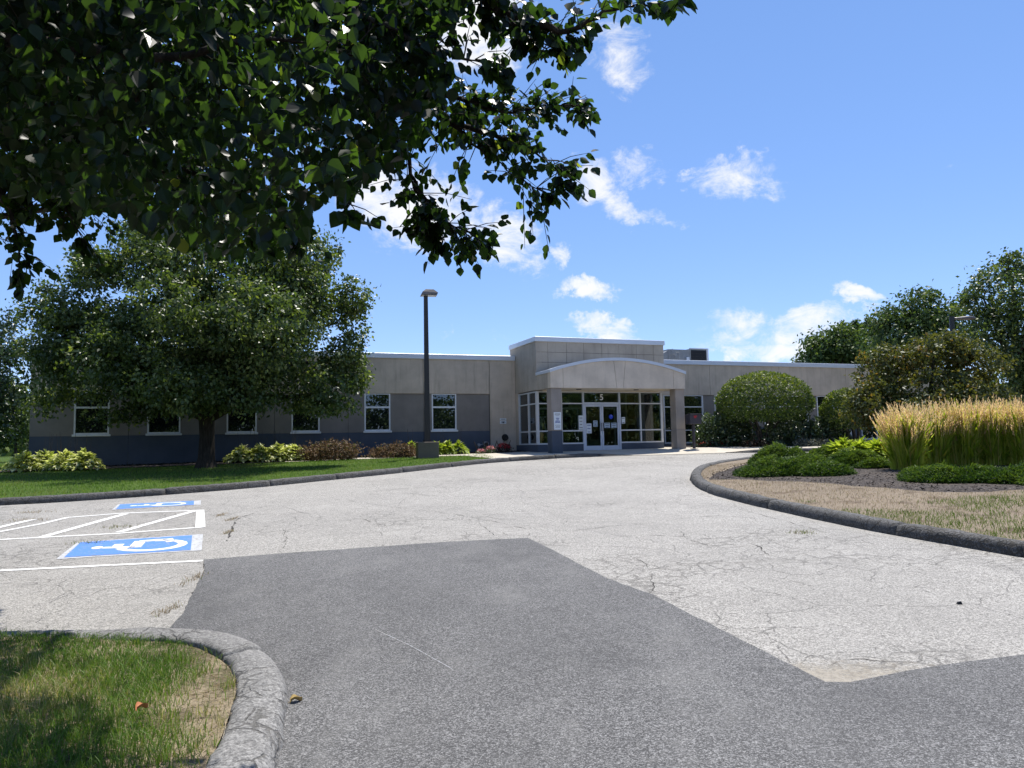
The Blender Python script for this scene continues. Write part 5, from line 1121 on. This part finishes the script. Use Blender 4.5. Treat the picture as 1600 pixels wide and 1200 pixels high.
for k, p in paths.items():
    p = [q-TB for q in p]
    if p[0][0] < 4.7 and k in ('A', 'C', 'D', 'I', 'J'):
        p = [np.array([.1, .1, 2.3+.1*len(k)]), (p[0]+np.array([.1, .1, 2.6]))/2+[0, 0, .25]]+p; r0 = .085
    else: r0 = .022
    sm = smooth_path(p, 5); n = len(sm); rd = [max(.0035, r0*(1-i/(n-1))**1.25) for i in range(n)]
    sm = sm+r.normal(0, .006, sm.shape)*(np.arange(n) > 0)[:, None]
    MB().tube(list(sm), rd, 6).build('branch', M['bark'], ov, smooth=True)
MASS = [(-90, -900), (800, -900), (765, -40), (730, 10), (675, 60), (692, 130), (668, 195), (622, 250), (578, 268), (545, 312), (505, 300), (478, 345), (450, 385), (400, 398), (350, 400), (300, 385), (240, 362), (190, 325), (120, 328), (70, 300), (0, 290), (-90, 290)]
SHADE = [[(-400, 960), (120, 985), (70, 1030), (20, 1060), (0, 1075), (-400, 1075)], [(-400, 1085), (0, 1088), (140, 1092), (180, 1130), (150, 1165), (250, 1180), (330, 1175), (350, 1240), (-400, 1240)]]  # lawn outlines that the unseen crown is shaped to shade
sdn = np.array(sd)
def ok_leaf(P, mass=True):
    u, v, z = proj(P); fr = (z > .3) & (u > -5) & (u < 1605) & (v > -5) & (v < 1205)
    ok = np.ones(len(P), bool)
    if mass: ok &= ~fr | in_poly(u, v, MASS)
    Q = P.copy()
    for _ in range(6): Q = P-sdn*((P[:, 2]-g(Q[:, 1])-.1)/sdn[2])[:, None]
    us, vs, zs = proj(Q); f2 = (zs > .3) & (us > 0) & (us < 1600) & (vs < 1215)
    a = in_poly(us, vs, SHADE[0]) | in_poly(us, vs, SHADE[1])
    edge_ = f2 & ~a  # leaves whose shadow would land outside the outlines, nearly all dropped
    ok &= ~edge_ | (r.random(len(P)) < .02)
    ok &= (z > 1.6) | ~fr
    return ok & (P[:, 2] > g(P[:, 1])+1.7)
LP_, LA_, LN_, LS_ = [], [], [], []; tw = MB()
def twig(a, b, k, size):
    """a twig from a to b with alternate leaves that hang and face outwards"""
    a = np.array(a); b = np.array(b); d = b-a; L = np.linalg.norm(d)+1e-6; mid = (a+b)/2+np.array([0, 0, .06*L])
    tw.tube([a, mid, b], [.0035, .0025, .0012], 3, False)
    for j in range(k):
        t = .3+.7*(j+r.random()*.6)/k; p = a*(1-t)**2+2*mid*t*(1-t)+b*t*t if False else (a*(1-t)+b*t+np.array([0, 0, .06*L*4*t*(1-t)*.5]))
        ax = unit(d/L*.5+r.normal(0, .45, 3)+np.array([0, 0, -.75])); LP_.append(p+ax*.02); LA_.append(ax); LN_.append(unit(r.normal(0, .8, 3)+np.array([0, -.35, .55]))); LS_.append(size*r.uniform(.7, 1.2))
spread = {'A': (.62, .34, 74), 'A2': (.30, .22, 62), 'A3': (.15, .2, 40), 'B': (.5, .27, 40), 'B2': (.3, .17, 22), 'C': (.62, .18, 70), 'C2': (.3, .2, 44), 'D': (.35, .24, 70), 'D2': (.25, .24, 55), 'E': (.3, .3, 50), 'E2': (.2, .26, 40), 'G': (.3, .16, 14), 'H': (.3, .22, 46), 'I': (.3, .3, 40), 'J': (.3, .3, 40)}
for k, (t0, sp, n) in spread.items():
    p = resample(smooth_path(paths[k], 5), .05); m = len(p)
    for _ in range(n):
        i = int((t0+(1-t0)*r.random())*(m-1)); a = p[i]; fw_ = unit(p[min(i+3, m-1)]-p[max(i-3, 0)])
        d = unit(fw_*.75+r.normal(0, .65, 3)+np.array([0, 0, -.04])); twig(a, a+d*sp*r.uniform(.5, 1.25), int(r.integers(4, 9)), .056)
    for _ in range(3): twig(p[-2], p[-1]+unit(p[-1]-p[-4])*.07+r.normal(0, .03, 3), 4, .072)
P = np.array(LP_); A = np.array(LA_); NN = np.array(LN_); SZ = np.array(LS_)
# interior mass
n = 19000; uu = r.uniform(-90, 800, n); vv = r.uniform(-60, 430, n); k = in_poly(uu, vv, MASS); uu = uu[k]; vv = vv[k]
YY = np.where(r.random(len(uu)) < .15, r.uniform(2.7, 3.6, len(uu)), r.uniform(3.6, 7.4, len(uu))); YY = np.where(uu > 560, r.uniform(3.2, 4.9, len(uu)), YY)
Pm = np.array([at(a, b, c) for a, b, c in zip(uu, vv, YY)])
# crown above and around, out of frame, filled in to cast shade
lobes = [((-6, 5, 6.2), (4.2, 3.6, 2.6)), ((-4, 4.5, 5.0), (3.0, 2.4, 1.4)), ((-2.2, 3.6, 4.9), (2.0, 1.8, .9)), ((-8, 4.5, 4.8), (3, 2.8, 1.8)), ((-5.5, 5.5, 8.2), (2.6, 2.4, 1.8)), ((-4, 7, 5.2), (2.2, 1.6, 1.2)), ((-6, 2, 4.2), (2.6, 2, 1.2))]
Pc, Ac, Nc, _v = blob_leaves(r, lobes, 44000, .3, 24, (.3, 1.02))
ax2 = r.normal(size=Pm.shape)*.55+[0, 0, -.8]; nn2 = r.normal(size=Pm.shape)*.8+[0, -.3, .5]
P = np.concatenate([P, Pm, Pc]); A = np.concatenate([A, ax2, Ac]); NN = np.concatenate([NN, nn2, Nc]); SZ = np.concatenate([SZ, r.uniform(.042, .08, len(Pm)), r.uniform(.08, .12, len(Pc))])
isM = np.concatenate([np.zeros(len(LP_), bool), np.ones(len(Pm)+len(Pc), bool)])
ok = np.where(isM, ok_leaf(P), True); ok = ok.astype(bool)
P, A, NN, SZ = P[ok], unit(A[ok]), NN[ok], SZ[ok]
V_ = np.clip(r.normal(.36, .26, len(P)), 0, 1)
u_, v_, z_ = proj(P); fr = (u_ > 5) & (u_ < 1595) & (v_ > 5) & (v_ < 600); score = np.where(fr, SZ/z_, 0)
# leaves that nothing nearer hides: coarse depth buffer
cell = {}
for i in np.argsort(z_):
    if not fr[i]: continue
    c = (int(u_[i]//14), int(v_[i]//14))
    if c not in cell: cell[c] = i
front = np.array(sorted(cell.values(), key=lambda i: -score[i])[:300])
T_, F_b = BROAD; variants = []
for q in range(6):
    me = bpy.data.meshes.new('leaf'); Vt = T_.copy(); Vt[:, 2] *= (.6+.35*q); Vt[:, 0] *= (.9+.04*q)
    Vt = np.vstack([Vt, [(-.012, 0, 0), (.012, 0, 0), (.0, -.45, .06)]]); me.from_pydata([tuple(p) for p in Vt], [], [tuple(f) for f in F_b]+[(8, 9, 10)])
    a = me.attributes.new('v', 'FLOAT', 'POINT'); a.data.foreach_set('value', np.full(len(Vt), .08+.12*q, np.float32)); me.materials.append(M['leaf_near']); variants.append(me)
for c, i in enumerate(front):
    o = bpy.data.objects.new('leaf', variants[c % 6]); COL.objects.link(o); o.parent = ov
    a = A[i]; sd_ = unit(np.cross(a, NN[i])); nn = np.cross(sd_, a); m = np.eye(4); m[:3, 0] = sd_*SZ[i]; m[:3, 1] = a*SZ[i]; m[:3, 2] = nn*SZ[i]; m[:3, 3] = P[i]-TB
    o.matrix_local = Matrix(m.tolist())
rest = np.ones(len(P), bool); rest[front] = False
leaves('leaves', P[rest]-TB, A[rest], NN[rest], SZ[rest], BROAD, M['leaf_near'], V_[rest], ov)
tw.v = [tuple(np.array(q)-TB) for q in tw.v]; tw.build('twigs', M['bark'], ov, kind='stuff')

# ------------------------------------------------------------------ treeline behind the camera and far woods (seen in the glass)
r = np.random.default_rng(300); Ls = []
for k in range(46):
    a = math.radians(-25+k*5.2)       # from the right, round the back, to the left
    R = r.uniform(46, 60); x = math.cos(a)*R; y = -math.sin(a)*R+4; H = r.uniform(6.5, 10.5)
    if y > 14 and abs(x) < 40: continue
    for j in range(4): Ls.append((np.array([x+r.normal(0, 2), y+r.normal(0, 2), float(g(y))+H*(.35+.18*j)]), (r.uniform(2.5, 4), r.uniform(2.5, 4), H*.28)))
for k in range(60):
    a = math.radians(-30+k*4.2); Ls.append((np.array([math.cos(a)*45, -math.sin(a)*45+4, 1.2]), (2.6, 2.6, 2.0))) if -math.sin(a)*45+4 < 12 else None
P, ax, nn, v = blob_leaves(r, Ls, 170000, .5, 20, (.5, 1.05)); leaves('treeline', P, ax, nn, r.uniform(.4, .7, len(P)), OVAL, M['leaf_pine'], v)
Ls = []
for k in range(60):
    x = -150+k*6; y = r.uniform(95, 120)+(25 if abs(x) < 25 else 0); H = r.uniform(6, 9)
    for j in range(3): Ls.append((np.array([x+r.normal(0, 2), y+r.normal(0, 2), 1.3+H*(.25+.25*j)]), (4.2, 4, H*.3)))
for k in range(70): Ls.append((np.array([-150+k*4.4+r.normal(0, 1), r.uniform(88, 94) if k < 28 else 125, 2.4]), (3.6, 2.2, 1.7))); Ls.append((np.array([-150+k*4.4+r.normal(0, 1), 130., 2.6]), (4, 2.2, 2.4)))
P, ax, nn, v = blob_leaves(r, Ls, 150000, .8, 20, (.3, 1.05)); k = P[:, 2] > 1.2; leaves('distant_woods', P[k], ax[k], nn[k], r.uniform(.8, 1.3, k.sum()), OVAL, M['leaf_pine'], v[k])
